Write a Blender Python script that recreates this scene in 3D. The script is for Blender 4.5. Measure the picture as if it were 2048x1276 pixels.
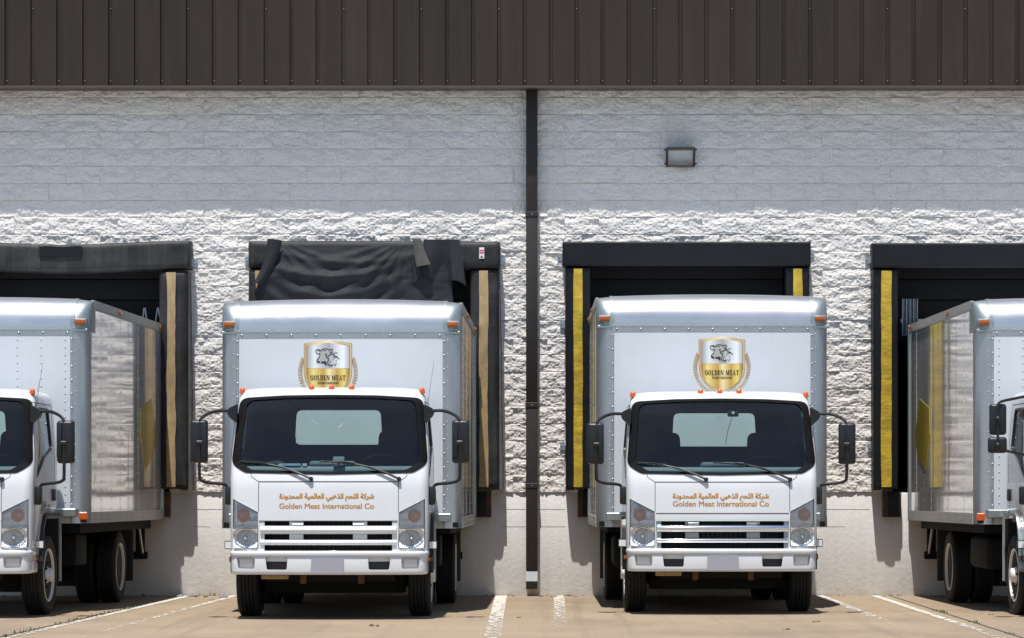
import bpy, bmesh, math, random
import numpy as np
from math import sin, cos, pi, radians, sqrt, tan, atan2
from mathutils import Vector, Matrix

for o in list(bpy.data.objects):
    bpy.data.objects.remove(o)
S = bpy.context.scene
COL = S.collection

# ------------------------------------------------------------------ camera
FPX, DW, CAMZ = 5950.0, 35.2, 1.22          # focal length in px of the 2048 px wide photograph, distance to wall, eye height
cam = bpy.data.cameras.new('camera')
cam.sensor_width = 36.0
cam.lens = 36.0 * FPX / 2048.0
cam.shift_x = -56.0 / 2048.0
cam.shift_y = 347.0 / 2048.0
cam.clip_end = 2000.0
camo = bpy.data.objects.new('camera', cam)
COL.objects.link(camo)
camo.location = (0, -DW, CAMZ)
camo.rotation_euler = (radians(90), 0, 0)
S.camera = camo
# ------------------------------------------------------------------ sky, sun, exposure
SUNV = Vector((-0.27, -1.0, 3.55)).normalized()
EL = math.asin(SUNV.z)
world = bpy.data.worlds.new('World')
S.world = world
world.use_nodes = True
wn = world.node_tree
bg = wn.nodes['Background']
sky = wn.nodes.new('ShaderNodeTexSky')
sky.sky_type = 'NISHITA'
sky.sun_disc = False
sky.sun_elevation = EL
sky.sun_rotation = pi + math.atan2(0.27, 1.0)
sky.air_density = 1.0
sky.dust_density = 0.6
wn.links.new(sky.outputs[0], bg.inputs[0])
bg.inputs[1].default_value = 0.105
sl = bpy.data.lights.new('sun', 'SUN')
sl.energy = 5.0
sl.angle = radians(0.5)
sl.color = (1.0, 0.97, 0.92)
so = bpy.data.objects.new('sun', sl)
COL.objects.link(so)
so.rotation_euler = (-SUNV).to_track_quat('-Z', 'Y').to_euler()
so.location = (0, -20, 30)
S.view_settings.view_transform = 'Standard'
S.view_settings.look = 'None'
S.view_settings.gamma = 1.0
S.view_settings.use_curve_mapping = False
S.view_settings.exposure = 0.38
S.render.engine = 'CYCLES'
S.cycles.max_bounces = 10
S.cycles.transparent_max_bounces = 12
S.cycles.caustics_reflective = False
S.cycles.caustics_refractive = False


# ------------------------------------------------------------------ materials
def mat(name, col, rough=0.5, metal=0.0, coat=0.0, var=0.0, vscale=4.0, bump=0.0, bscale=40.0, col2=None, spec=0.5,
        stretch=(1, 1, 1), bdist=0.01, rvar=0.0, streak=0.0, streakcol=None, detail=6.0, world=False):
    m = bpy.data.materials.new(name)
    m.use_nodes = True
    nt = m.node_tree
    b = nt.nodes['Principled BSDF']
    b.inputs['Base Color'].default_value = (*col, 1)
    b.inputs['Roughness'].default_value = rough
    b.inputs['Metallic'].default_value = metal
    b.inputs['Specular IOR Level'].default_value = spec
    if coat:
        b.inputs['Coat Weight'].default_value = coat
        b.inputs['Coat Roughness'].default_value = 0.06
    tc = nt.nodes.new('ShaderNodeTexCoord')
    mp = nt.nodes.new('ShaderNodeMapping')
    mp.inputs['Scale'].default_value = stretch
    if world:
        gp = nt.nodes.new('ShaderNodeNewGeometry')
        nt.links.new(gp.outputs['Position'], mp.inputs['Vector'])
    else:
        nt.links.new(tc.outputs['Object'], mp.inputs['Vector'])
    src = None
    if var or col2:
        n = nt.nodes.new('ShaderNodeTexNoise')
        n.inputs['Scale'].default_value = vscale
        n.inputs['Detail'].default_value = detail
        n.inputs['Roughness'].default_value = 0.65
        nt.links.new(mp.outputs[0], n.inputs['Vector'])
        r = nt.nodes.new('ShaderNodeValToRGB')
        r.color_ramp.elements[0].position = 0.36
        r.color_ramp.elements[1].position = 0.66
        c2 = col2 if col2 else tuple(max(0, c * (1 - var)) for c in col)
        r.color_ramp.elements[0].color = (*c2, 1)
        r.color_ramp.elements[1].color = (*col, 1)
        nt.links.new(n.outputs['Fac'], r.inputs['Fac'])
        src = r.outputs['Color']
        if rvar:
            mr = nt.nodes.new('ShaderNodeMapRange')
            mr.inputs['From Min'].default_value = 0.3
            mr.inputs['From Max'].default_value = 0.7
            mr.inputs['To Min'].default_value = max(0, rough - rvar)
            mr.inputs['To Max'].default_value = min(1, rough + rvar)
            nt.links.new(n.outputs['Fac'], mr.inputs['Value'])
            nt.links.new(mr.outputs[0], b.inputs['Roughness'])
    if streak:
        n2 = nt.nodes.new('ShaderNodeTexNoise')
        n2.inputs['Scale'].default_value = 1.0
        n2.inputs['Detail'].default_value = 5.0
        mp2 = nt.nodes.new('ShaderNodeMapping')
        mp2.inputs['Scale'].default_value = (14, 14, 0.9)
        nt.links.new(gp.outputs['Position'] if world else tc.outputs['Object'], mp2.inputs['Vector'])
        nt.links.new(mp2.outputs[0], n2.inputs['Vector'])
        r2 = nt.nodes.new('ShaderNodeValToRGB')
        r2.color_ramp.elements[0].position = 0.5
        r2.color_ramp.elements[1].position = 0.72
        r2.color_ramp.elements[0].color = (0, 0, 0, 1)
        r2.color_ramp.elements[1].color = (streak, streak, streak, 1)
        nt.links.new(n2.outputs['Fac'], r2.inputs['Fac'])
        mx = nt.nodes.new('ShaderNodeMixRGB')
        mx.inputs[2].default_value = (*(streakcol or (0.3, 0.27, 0.22)), 1)
        mx.inputs[1].default_value = (*col, 1)
        nt.links.new(r2.outputs[0], mx.inputs[0])
        if src:
            nt.links.new(src, mx.inputs[1])
        src = mx.outputs[0]
    if src:
        nt.links.new(src, b.inputs['Base Color'])
    if bump:
        nb = nt.nodes.new('ShaderNodeTexNoise')
        nb.inputs['Scale'].default_value = bscale
        nb.inputs['Detail'].default_value = 5.0
        nb.inputs['Roughness'].default_value = 0.6
        nt.links.new(mp.outputs[0], nb.inputs['Vector'])
        bp = nt.nodes.new('ShaderNodeBump')
        bp.inputs['Strength'].default_value = bump
        bp.inputs['Distance'].default_value = bdist
        nt.links.new(nb.outputs['Fac'], bp.inputs['Height'])
        nt.links.new(bp.outputs['Normal'], b.inputs['Normal'])
    return m


def glass_mat(name, tint, rough=0.02, ior=1.5, dirt_or_bright=0.0):
    m = bpy.data.materials.new(name)
    m.use_nodes = True
    nt = m.node_tree
    nt.nodes.remove(nt.nodes['Principled BSDF'])
    out = nt.nodes['Material Output']
    t = nt.nodes.new('ShaderNodeBsdfTransparent')
    t.inputs[0].default_value = (*tint, 1)
    g = nt.nodes.new('ShaderNodeBsdfGlossy')
    g.inputs['Roughness'].default_value = rough
    f = nt.nodes.new('ShaderNodeFresnel')
    f.inputs['IOR'].default_value = ior
    mx = nt.nodes.new('ShaderNodeMixShader')
    nt.links.new(f.outputs[0], mx.inputs[0])
    nt.links.new(t.outputs[0], mx.inputs[1])
    nt.links.new(g.outputs[0], mx.inputs[2])
    last = mx.outputs[0]
    if dirt_or_bright:
        d = nt.nodes.new('ShaderNodeBsdfDiffuse')
        d.inputs[0].default_value = (0.5, 0.5, 0.47, 1)
        tc = nt.nodes.new('ShaderNodeTexCoord')
        n = nt.nodes.new('ShaderNodeTexNoise')
        n.inputs['Scale'].default_value = 3.0
        n.inputs['Detail'].default_value = 8.0
        nt.links.new(tc.outputs['Object'], n.inputs['Vector'])
        mr = nt.nodes.new('ShaderNodeMapRange')
        mr.inputs['From Min'].default_value = 0.35
        mr.inputs['From Max'].default_value = 0.75
        mr.inputs['To Min'].default_value = dirt_or_bright * 0.4
        mr.inputs['To Max'].default_value = dirt_or_bright
        nt.links.new(n.outputs['Fac'], mr.inputs['Value'])
        m2 = nt.nodes.new('ShaderNodeMixShader')
        nt.links.new(mr.outputs[0], m2.inputs[0])
        nt.links.new(last, m2.inputs[1])
        nt.links.new(d.outputs[0], m2.inputs[2])
        last = m2.outputs[0]
    nt.links.new(last, out.inputs['Surface'])
    return m


def gradient_mat(name, stops, rough=0.35, metal=0.0):
    """flat print: left-to-right colour ramp over the piece's own width"""
    m = bpy.data.materials.new(name)
    m.use_nodes = True
    nt = m.node_tree
    b = nt.nodes['Principled BSDF']
    b.inputs['Roughness'].default_value = rough
    b.inputs['Metallic'].default_value = metal
    tc = nt.nodes.new('ShaderNodeTexCoord')
    sx = nt.nodes.new('ShaderNodeSeparateXYZ')
    nt.links.new(tc.outputs['Generated'], sx.inputs[0])
    r = nt.nodes.new('ShaderNodeValToRGB')
    e = r.color_ramp.elements
    e[0].position, e[0].color = stops[0][0], (*stops[0][1], 1)
    e[1].position, e[1].color = stops[-1][0], (*stops[-1][1], 1)
    for p, c in stops[1:-1]:
        k = e.new(p)
        k.color = (*c, 1)
    nt.links.new(sx.outputs['X'], r.inputs['Fac'])
    nt.links.new(r.outputs['Color'], b.inputs['Base Color'])
    return m


M = {}
M['block'] = mat('block_paint', (0.79, 0.755, 0.715), 0.85, col2=(0.72, 0.675, 0.63), vscale=1.4, bump=0.8, bscale=60, bdist=0.014, spec=0.3)
M['mortar'] = mat('mortar_paint', (0.79, 0.755, 0.715), 0.85, spec=0.3)
M['base'] = mat('dock_wall_paint', (0.765, 0.74, 0.715), 0.75, var=0.10, vscale=1.6, bump=0.35, bscale=22, bdist=0.012, spec=0.3,
                streak=0.10, streakcol=(0.42, 0.36, 0.30))
M['clad'] = mat('brown_cladding', (0.042, 0.031, 0.024), 0.6, spec=0.2, var=0.16, vscale=3.0, stretch=(1.5, 1, .25), bump=0.04, bscale=5)
M['trim'] = mat('brown_trim', (0.085, 0.062, 0.05), 0.5, var=0.15, vscale=3)
M['pipe'] = mat('pipe_paint', (0.034, 0.027, 0.0255), 0.55, spec=.3, var=0.14, vscale=6)
M['vinyl'] = mat('black_vinyl', (0.008, 0.0085, 0.0105), 0.5, spec=.25, var=0.3, vscale=5, bump=0.15, bscale=9, bdist=0.02)
M['vinyl_old'] = mat('weathered_vinyl', (0.032, 0.032, 0.032), 0.6, spec=.3, col2=(0.013, 0.0135, 0.015), vscale=3.2, bump=0.3, bscale=10, bdist=0.02,
                     streak=0.35, streakcol=(0.085, 0.08, 0.07))
M['tarp'] = mat('tarp_vinyl', (0.018, 0.0195, 0.024), 0.72, spec=.3, col2=(0.008, 0.009, 0.0115), vscale=3.0, bump=0.3, bscale=8, bdist=0.02)
M['tarp_back'] = mat('tarp_back', (0.065, 0.063, 0.056), 0.75, var=0.3, vscale=9)
M['side_grey'] = mat('grey_pad_side', (0.13, 0.12, 0.115), 0.7, var=0.35, vscale=4, bump=0.2, bscale=20)
M['yellow'] = mat('yellow_vinyl', (0.60, 0.43, 0.030), 0.5, col2=(0.38, 0.26, 0.022), vscale=5, bump=0.35, bscale=9, bdist=0.03, stretch=(1, 1, 1.5))
M['tan'] = mat('tan_vinyl', (0.46, 0.33, 0.17), 0.75, col2=(0.33, 0.225, 0.115), vscale=5, stretch=(2, 2, 1.2), bump=0.3, bscale=40)
M['galv'] = mat('galvanised', (0.42, 0.47, 0.52), 0.4, metal=0.6, var=0.25, vscale=20)
M['white'] = mat('white_truck_paint', (0.67, 0.68, 0.695), 0.28, coat=0.6, var=0.07, vscale=1.3, rvar=.08, world=True)
M['white_panel'] = mat('white_box_panel', (0.62, 0.655, 0.69), 0.36, coat=0.25, world=True, streak=.16, streakcol=(.50, .50, .49), var=0.05, vscale=2.2, bump=0.03, bscale=2.5, bdist=0.05)
M['seam'] = mat('seam_shadow_gap', (0.05, 0.05, 0.052), 0.8)
M['alu'] = mat('brushed_aluminium', (0.50, 0.52, 0.54), 0.36, metal=0.85, var=0.10, vscale=5, stretch=(1, 1, .3), rvar=0.06, bump=0.05, bscale=3, bdist=0.03)
M['alu_cast'] = mat('cast_aluminium', (0.36, 0.40, 0.40), 0.42, metal=0.75, var=0.10, vscale=8)
M['alu_nose'] = mat('nose_aluminium', (0.58, 0.59, 0.61), 0.32, metal=0.8, var=0.08, vscale=4, stretch=(.3, 1, 1), rvar=0.05, bump=0.04, bscale=4, bdist=0.03)
M['alu_side'] = mat('polished_aluminium', (0.92, 0.915, 0.91), 0.09, metal=0.60, world=True, var=0.12, vscale=3, stretch=(1, 1, .2), rvar=0.03, bump=0.22, bscale=1.6, bdist=0.02, detail=3)
M['side_patch'] = mat('yellow_side_patch', (0.50, 0.40, 0.06), 0.16, metal=.35, var=.2, vscale=2)
M['rail'] = mat('dull_rail', (0.50, 0.49, 0.47), 0.45, metal=0.35, var=0.2, vscale=6)
M['chrome'] = mat('chrome', (0.78, 0.79, 0.80), 0.08, metal=1.0)
M['tyre'] = mat('tyre_rubber', (0.008, 0.008, 0.0085), 0.8, var=0.3, vscale=10, bump=0.15, bscale=60)
M['rim'] = mat('white_steel_rim', (0.72, 0.70, 0.66), 0.35, coat=0.3, var=0.10, vscale=9)
M['rim_grey'] = mat('grey_steel', (0.50, 0.50, 0.50), 0.35, metal=0.6, var=0.1, vscale=9)
M['plastic'] = mat('black_plastic', (0.012, 0.0125, 0.014), 0.42, var=0.2, vscale=12)
M['seal'] = mat('seal_rubber', (0.007, 0.007, 0.008), 0.85, spec=.12)
M['chassis'] = mat('dark_chassis', (0.007, 0.007, 0.007), 0.8, spec=.3, var=0.4, vscale=8)
M['interior'] = mat('cab_interior', (0.012, 0.030, 0.060), 0.8, spec=.2, var=0.2, vscale=6)
M['dash'] = mat('dashboard_grey', (0.16, 0.18, 0.185), 0.6, var=0.12, vscale=6)
M['seat'] = mat('seat_cloth', (0.006, 0.018, 0.045), 0.9, spec=.2, var=0.2, vscale=10)
M['amber'] = mat('amber_lens', (0.60, 0.095, 0.010), 0.22, coat=0.5)
M['amber_dark'] = mat('amber_marker', (0.36, 0.085, 0.010), 0.25, coat=0.4)
M['amber_bulb'] = mat('amber_bulb', (0.66, 0.32, 0.20), 0.35, coat=0.3)
M['lamp_clear'] = mat('lamp_reflector', (0.92, 0.92, 0.93), 0.25, metal=0.12, bump=0.25, bscale=30, stretch=(3, 1, .2), bdist=0.01)
M['lamp_house'] = mat('lamp_housing', (0.72, 0.72, 0.73), 0.35)
M['lamp_white'] = mat('fog_lamp_blank', (0.60, 0.59, 0.56), 0.4)
M['plate'] = mat('blank_plate', (0.34, 0.34, 0.385), 0.5)
M['grille_dark'] = mat('grille_dark', (0.012, 0.012, 0.013), 0.5)
M['rust'] = mat('rusty_steel', (0.15, 0.07, 0.035), 0.8, col2=(0.05, 0.028, 0.018), vscale=9, bump=0.4, bscale=40)
M['wind'] = glass_mat('windscreen_glass', (0.62, 0.76, 0.79), 0.015, 1.5, dirt_or_bright=0.012)
M['rearglass'] = glass_mat('rear_glass', (0.98, 1.0, 0.98), 0.02, 1.5)
M['clear'] = glass_mat('clear_lens', (0.97, 0.97, 0.98), 0.03, 1.28, dirt_or_bright=0.16)  # pale film mixed into the colour to brighten the headlamps
M['lettering'] = mat('gold_brown_lettering', (0.46, 0.21, 0.022), 0.5)
M['ink'] = mat('black_print', (0.008, 0.008, 0.008), 0.5)
M['greyink'] = mat('grey_print', (0.20, 0.21, 0.23), 0.5)
M['gold'] = gradient_mat('gold_print', [(0, (.30, .17, .03)), (.15, (.80, .62, .22)), (.4, (.50, .30, .05)), (.52, (.85, .70, .35)), (.72, (.50, .31, .06)), (.88, (.80, .62, .18)), (1, (.26, .14, .03))])
M['goldrim'] = gradient_mat('gold_rim_print', [(0, (.42, .24, .05)), (.2, (.75, .55, .22)), (.45, (.70, .62, .22)), (.55, (.80, .74, .60)), (.8, (.62, .42, .18)), (1, (.30, .18, .04))])
M['palerim'] = gradient_mat('pale_rim_print', [(0, (.50, .36, .20)), (.3, (.74, .62, .44)), (.5, (.80, .74, .62)), (.75, (.55, .40, .22)), (1, (.60, .46, .28))])
M['silver'] = gradient_mat('silver_print', [(0, (.28, .28, .28)), (.18, (.72, .74, .75)), (.36, (.50, .51, .52)), (.52, (.36, .36, .34)), (.72, (.66, .67, .68)), (.86, (.80, .82, .84)), (1, (.40, .40, .41))])
M['leaf'] = mat('gold_leaf_print', (0.36, 0.20, 0.04), 0.5)
M['leafpale'] = mat('pale_gold_print', (0.55, 0.42, 0.18), 0.5)
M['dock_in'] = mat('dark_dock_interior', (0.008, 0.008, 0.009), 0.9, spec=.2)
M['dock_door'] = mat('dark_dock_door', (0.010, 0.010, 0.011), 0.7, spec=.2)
M['rag'] = mat('grey_rag', (0.26, 0.25, 0.29), 0.9, var=0.4, vscale=30)
M['weed'] = mat('weed_leaf', (0.075, 0.11, 0.03), 0.7, var=0.4, vscale=30)
M['paper'] = mat('pale_paper', (0.60, 0.68, 0.74), 0.7, col2=(0.20, 0.40, 0.58), vscale=14)
M['red'] = mat('red_print', (0.55, 0.05, 0.07), 0.5)
M['paperw'] = mat('white_sticker', (0.70, 0.70, 0.72), 0.5)
M['lampglass'] = glass_mat('wall_lamp_glass', (0.80, 0.84, 0.86), 0.06, 1.5, dirt_or_bright=0.30)  # pale film strengthened in the glass so the wall lamp looks brighter
M['device'] = mat('grey_device', (0.30, 0.30, 0.30), 0.5)
M['teal'] = mat('teal_tag', (0.18, 0.50, 0.46), 0.4)

# ------------------------------------------------------------------ mesh helpers


class MB:
    def __init__(s):
        s.v, s.f = [], []

    def add(s, vs, fs):
        n = len(s.v)
        s.v += [tuple(p) for p in vs]
        s.f += [tuple(i + n for i in f) for f in fs]
        return s

    def box(s, x0, x1, y0, y1, z0, z1):
        v = [(x0, y0, z0), (x1, y0, z0), (x1, y1, z0), (x0, y1, z0), (x0, y0, z1), (x1, y0, z1), (x1, y1, z1), (x0, y1, z1)]
        return s.add(v, [(0, 3, 2, 1), (4, 5, 6, 7), (0, 1, 5, 4), (1, 2, 6, 5), (2, 3, 7, 6), (3, 0, 4, 7)])

    def rbox(s, x0, x1, y0, y1, z0, z1, r=0.01, seg=2, taper=None):
        bm = bmesh.new()
        bmesh.ops.create_cube(bm, size=1.0)
        for v in bm.verts:
            v.co = Vector(((x0 + x1) / 2 + v.co.x * (x1 - x0), (y0 + y1) / 2 + v.co.y * (y1 - y0), (z0 + z1) / 2 + v.co.z * (z1 - z0)))
        if taper:
            taper(bm)
        bmesh.ops.bevel(bm, geom=bm.edges[:], offset=r, segments=seg, profile=0.5, affect='EDGES')
        bm.verts.index_update()
        s.add([v.co[:] for v in bm.verts], [tuple(v.index for v in f.verts) for f in bm.faces])
        bm.free()
        return s

    def prism(s, poly, a0, a1, axis='x'):
        """poly: 2-D points; axis x -> (y,z), y -> (x,z), z -> (x,y)"""
        def P(p, a):
            return {'x': (a, p[0], p[1]), 'y': (p[0], a, p[1]), 'z': (p[0], p[1], a)}[axis]
        n = len(poly)
        v = [P(p, a0) for p in poly] + [P(p, a1) for p in poly]
        f = [tuple(range(n)), tuple(range(2 * n - 1, n - 1, -1))] + [(i, i + n, (i + 1) % n + n, (i + 1) % n) for i in range(n)]
        return s.add(v, f)

    def tube(s, pts, r, n=8, caps=True):
        pts = [Vector(p) for p in pts]
        rs = r if isinstance(r, (list, tuple)) else [r] * len(pts)
        t0 = (pts[1] - pts[0]).normalized()
        up = Vector((0, 0, 1)) if abs(t0.z) < 0.9 else Vector((1, 0, 0))
        a = t0.cross(up).normalized()
        v = []
        for i, p in enumerate(pts):
            t = (pts[min(i + 1, len(pts) - 1)] - pts[max(i - 1, 0)]).normalized()
            a = (a - t * a.dot(t)).normalized()
            b = t.cross(a)
            for k in range(n):
                w = 2 * pi * k / n
                v.append(p + (a * cos(w) + b * sin(w)) * rs[i])
        f = [(i * n + k, i * n + (k + 1) % n, (i + 1) * n + (k + 1) % n, (i + 1) * n + k) for i in range(len(pts) - 1) for k in range(n)]
        if caps:
            f += [tuple(range(n - 1, -1, -1)), tuple((len(pts) - 1) * n + k for k in range(n))]
        return s.add(v, f)

    def lathe(s, prof, n=32, c=(0, 0, 0), axis='x', close=False):
        """prof: (a, r) along the axis"""
        v = []
        for a, r in prof:
            for k in range(n):
                w = 2 * pi * k / n
                p = {'x': (a, r * cos(w), r * sin(w)), 'y': (r * cos(w), a, r * sin(w)), 'z': (r * cos(w), r * sin(w), a)}[axis]
                v.append((p[0] + c[0], p[1] + c[1], p[2] + c[2]))
        m = len(prof)
        f = []
        for i in range(m if close else m - 1):
            j = (i + 1) % m
            for k in range(n):
                f.append((i * n + k, i * n + (k + 1) % n, j * n + (k + 1) % n, j * n + k))
        if not close:
            f += [tuple(range(n)), tuple((m - 1) * n + k for k in range(n - 1, -1, -1))]
        return s.add(v, f)

    def grid(s, fn, nu, nv):
        v = [fn(i / nu, j / nv) for j in range(nv + 1) for i in range(nu + 1)]
        w = nu + 1
        return s.add(v, [(j * w + i, j * w + i + 1, (j + 1) * w + i + 1, (j + 1) * w + i) for j in range(nv) for i in range(nu)])

    def slab(s, fn, fb, nu, nv):
        """closed patch: front fn(u,v), back fb(u,v)"""
        w, h = nu + 1, nv + 1
        a = [fn(i / nu, j / nv) for j in range(h) for i in range(w)]
        b = [fb(i / nu, j / nv) for j in range(h) for i in range(w)]
        N = w * h
        f = []
        for j in range(nv):
            for i in range(nu):
                q = (j * w + i, j * w + i + 1, (j + 1) * w + i + 1, (j + 1) * w + i)
                f.append(q)
                f.append(tuple(N + k for k in reversed(q)))
        ed = [i for i in range(w)] + [j * w + nu for j in range(1, h)] + [nv * w + i for i in range(nu - 1, -1, -1)] + [j * w for j in range(nv - 1, 0, -1)]
        for k in range(len(ed)):
            p, q = ed[k], ed[(k + 1) % len(ed)]
            f.append((p, p + N, q + N, q))
        return s.add(a + b, f)

    def dome(s, c, r, h, d, n=8, k=3):
        """low dome at c pointing along d"""
        d = Vector(d).normalized()
        a = d.orthogonal().normalized()
        b = d.cross(a)
        c = Vector(c)
        v, f = [], []
        for i in range(k):
            t = pi / 2 * i / k
            for q in range(n):
                w = 2 * pi * q / n
                v.append(c + (a * cos(w) + b * sin(w)) * r * cos(t) + d * h * sin(t))
        v.append(c + d * h)
        for i in range(k - 1):
            for q in range(n):
                f.append((i * n + q, i * n + (q + 1) % n, (i + 1) * n + (q + 1) % n, (i + 1) * n + q))
        for q in range(n):
            f.append(((k - 1) * n + q, (k - 1) * n + (q + 1) % n, k * n))
        f.append(tuple(range(n - 1, -1, -1)))
        return s.add(v, f)

    def mesh(s, name, m=None, smooth=True, angle=35, recalc=True):
        me = bpy.data.meshes.new(name)
        me.from_pydata(s.v, [], s.f)
        me.validate()
        if recalc:
            bm = bmesh.new()
            bm.from_mesh(me)
            bmesh.ops.recalc_face_normals(bm, faces=bm.faces[:])
            bm.to_mesh(me)
            bm.free()
        if m:
            for x in (m if isinstance(m, (list, tuple)) else [m]):
                me.materials.append(x)
        if smooth:
            me.shade_smooth()
            me.set_sharp_from_angle(angle=radians(angle))
        me.update()
        return me

    def obj(s, name, m, parent=None, **k):
        return link(name, s.mesh(name, m, **k), parent)


def link(name, me, parent=None):
    o = bpy.data.objects.new(name, me)
    COL.objects.link(o)
    if parent is not None:
        o.parent = parent
    return o


def tag(o, label=None, cat=None, group=None, kind=None):
    if label:
        o['label'] = label
    if cat:
        o['category'] = cat
    if group:
        o['group'] = group
    if kind:
        o['kind'] = kind
    return o


def thing(name, label, cat, loc=(0, 0, 0), rz=0.0, group=None):
    o = bpy.data.objects.new(name, None)
    COL.objects.link(o)
    o.location = loc
    o.rotation_euler = (0, 0, rz)
    return tag(o, label, cat, group)


def apply_mods(o):
    dg = bpy.context.evaluated_depsgraph_get()
    me = bpy.data.meshes.new_from_object(o.evaluated_get(dg))
    me.name = o.name
    o.modifiers.clear()
    o.data = me
    return me


def lerp(tab, z):
    if z <= tab[0][0]:
        return tab[0][1]
    for (a, p), (b, q) in zip(tab, tab[1:]):
        if z <= b:
            return p + (q - p) * (z - a) / (b - a)
    return tab[-1][1]


def vnoise(rng, nx, nz, cx, cz):
    """value noise on an nx*nz grid with cells cx*cz"""
    gx, gz = int(math.ceil(nx / cx)) + 2, int(math.ceil(nz / cz)) + 2
    g = rng.random((gz, gx))
    xs, zs = np.arange(nx) / cx, np.arange(nz) / cz
    xi, zi = xs.astype(int), zs.astype(int)
    xf, zf = xs - xi, zs - zi
    xf, zf = xf * xf * (3 - 2 * xf), zf * zf * (3 - 2 * zf)
    a = g[np.ix_(zi, xi)] * (1 - xf) + g[np.ix_(zi, xi + 1)] * xf
    b = g[np.ix_(zi + 1, xi)] * (1 - xf) + g[np.ix_(zi + 1, xi + 1)] * xf
    return a * (1 - zf[:, None]) + b * zf[:, None]


def rowmesh(me_v, me_f):
    pass


# ------------------------------------------------------------------ ground
def ground_mat():
    m = bpy.data.materials.new('yard_concrete')
    m.use_nodes = True
    nt = m.node_tree
    N, L = nt.nodes, nt.links
    b = N['Principled BSDF']
    b.inputs['Roughness'].default_value = 0.85
    b.inputs['Specular IOR Level'].default_value = 0.3
    tc = N.new('ShaderNodeTexCoord')

    def noise(scale, detail=6, st=(1, 1, 1)):
        mp = N.new('ShaderNodeMapping')
        mp.inputs['Scale'].default_value = st
        L.new(tc.outputs['Object'], mp.inputs['Vector'])
        n = N.new('ShaderNodeTexNoise')
        n.inputs['Scale'].default_value = scale
        n.inputs['Detail'].default_value = detail
        n.inputs['Roughness'].default_value = 0.65
        L.new(mp.outputs[0], n.inputs['Vector'])
        return n.outputs['Fac']

    def ramp(fac, p0, c0, p1, c1):
        r = N.new('ShaderNodeValToRGB')
        e = r.color_ramp.elements
        e[0].position, e[0].color = p0, (*c0, 1)
        e[1].position, e[1].color = p1, (*c1, 1)
        L.new(fac, r.inputs[0])
        return r.outputs[0]

    def mix(fac, a, b_, mode='MIX', v=None):
        x = N.new('ShaderNodeMixRGB')
        x.blend_type = mode
        if v is not None:
            x.inputs[0].default_value = v
        else:
            L.new(fac, x.inputs[0])
        for s, i in ((a, 1), (b_, 2)):
            if isinstance(s, tuple):
                x.inputs[i].default_value = (*s, 1)
            else:
                L.new(s, x.inputs[i])
        return x.outputs[0]
    base = ramp(noise(0.7), 0.32, (0.245, 0.186, 0.125), 0.68, (0.305, 0.238, 0.165))
    agg = ramp(noise(28, 3), 0.35, (0.21, 0.15, 0.10), 0.65, (0.33, 0.245, 0.17))
    # the side slabs have exposed aggregate, the centre slab is trowelled
    sx = N.new('ShaderNodeSeparateXYZ')
    L.new(tc.outputs['Object'], sx.inputs[0])

    def step(x0):
        k = N.new('ShaderNodeMath')
        k.operation = 'MULTIPLY_ADD'
        L.new(sx.outputs['Y'], k.inputs[0])
        k.inputs[1].default_value = -0.034 if x0 < 0 else 0.008
        L.new(sx.outputs['X'], k.inputs[2])
        g = N.new('ShaderNodeMath')
        g.operation = 'LESS_THAN' if x0 < 0 else 'GREATER_THAN'
        L.new(k.outputs[0], g.inputs[0])
        g.inputs[1].default_value = x0
        return g.outputs[0]
    ad = N.new('ShaderNodeMath')
    ad.operation = 'MAXIMUM'
    L.new(step(-4.22), ad.inputs[0])
    L.new(step(4.12), ad.inputs[1])
    ml = N.new('ShaderNodeMath')
    ml.operation = 'MULTIPLY'
    L.new(ad.outputs[0], ml.inputs[0])
    ml.inputs[1].default_value = 0.65
    c = mix(ml.outputs[0], base, agg)
    fine = ramp(noise(55, 3), 0.3, (0.80, 0.80, 0.80), 0.7, (1.12, 1.11, 1.10))
    c = mix(None, c, fine, 'MULTIPLY', 1.0)
    stain = ramp(noise(0.55, 8, (1, .5, 1)), 0.50, (0, 0, 0), 0.70, (0.62, 0.62, 0.62))
    c = mix(stain, c, (0.15, 0.12, 0.09))
    # tyre and drag streaks along the lanes
    st = ramp(noise(1.0, 5, (3.5, .10, 1)), 0.54, (0, 0, 0), 0.70, (0.50, 0.50, 0.50))
    c = mix(st, c, (0.16, 0.125, 0.093))
    rusty = ramp(noise(0.9, 6, (1, .8, 1)), 0.60, (0, 0, 0), 0.78, (0.35, 0.35, 0.35))
    c = mix(rusty, c, (0.26, 0.145, 0.075))
    spots = ramp(noise(7, 3, (1, .6, 1)), 0.70, (0, 0, 0), 0.76, (0.6, 0.6, 0.6))
    c = mix(spots, c, (0.12, 0.09, 0.07))
    L.new(c, b.inputs['Base Color'])
    bp = N.new('ShaderNodeBump')
    bp.inputs['Strength'].default_value = 0.35
    bp.inputs['Distance'].default_value = 0.01
    L.new(noise(45, 4), bp.inputs['Height'])
    L.new(bp.outputs[0], b.inputs['Normal'])
    return m


g = MB().add([(-400, -400, 0), (400, -400, 0), (400, 400, 0), (-400, 400, 0)], [(0, 1, 2, 3)])
tag(g.obj('ground', ground_mat(), smooth=False, recalc=False), 'tan concrete loading yard', kind='structure')
rd = MB().add([(-400, -400, .004), (400, -400, .004), (400, -10.8, .004), (-400, -10.8, .004)], [(0, 1, 2, 3)])  # dark ground added out of view to cut the light bounced up the wall
tag(rd.obj('unseen_asphalt', mat('asphalt', (0.065, 0.064, 0.062), 0.9, var=.3, vscale=3, bump=.3, bscale=60), smooth=False, recalc=False), 'grey asphalt added out of view to cut ground bounce', kind='structure')


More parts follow.
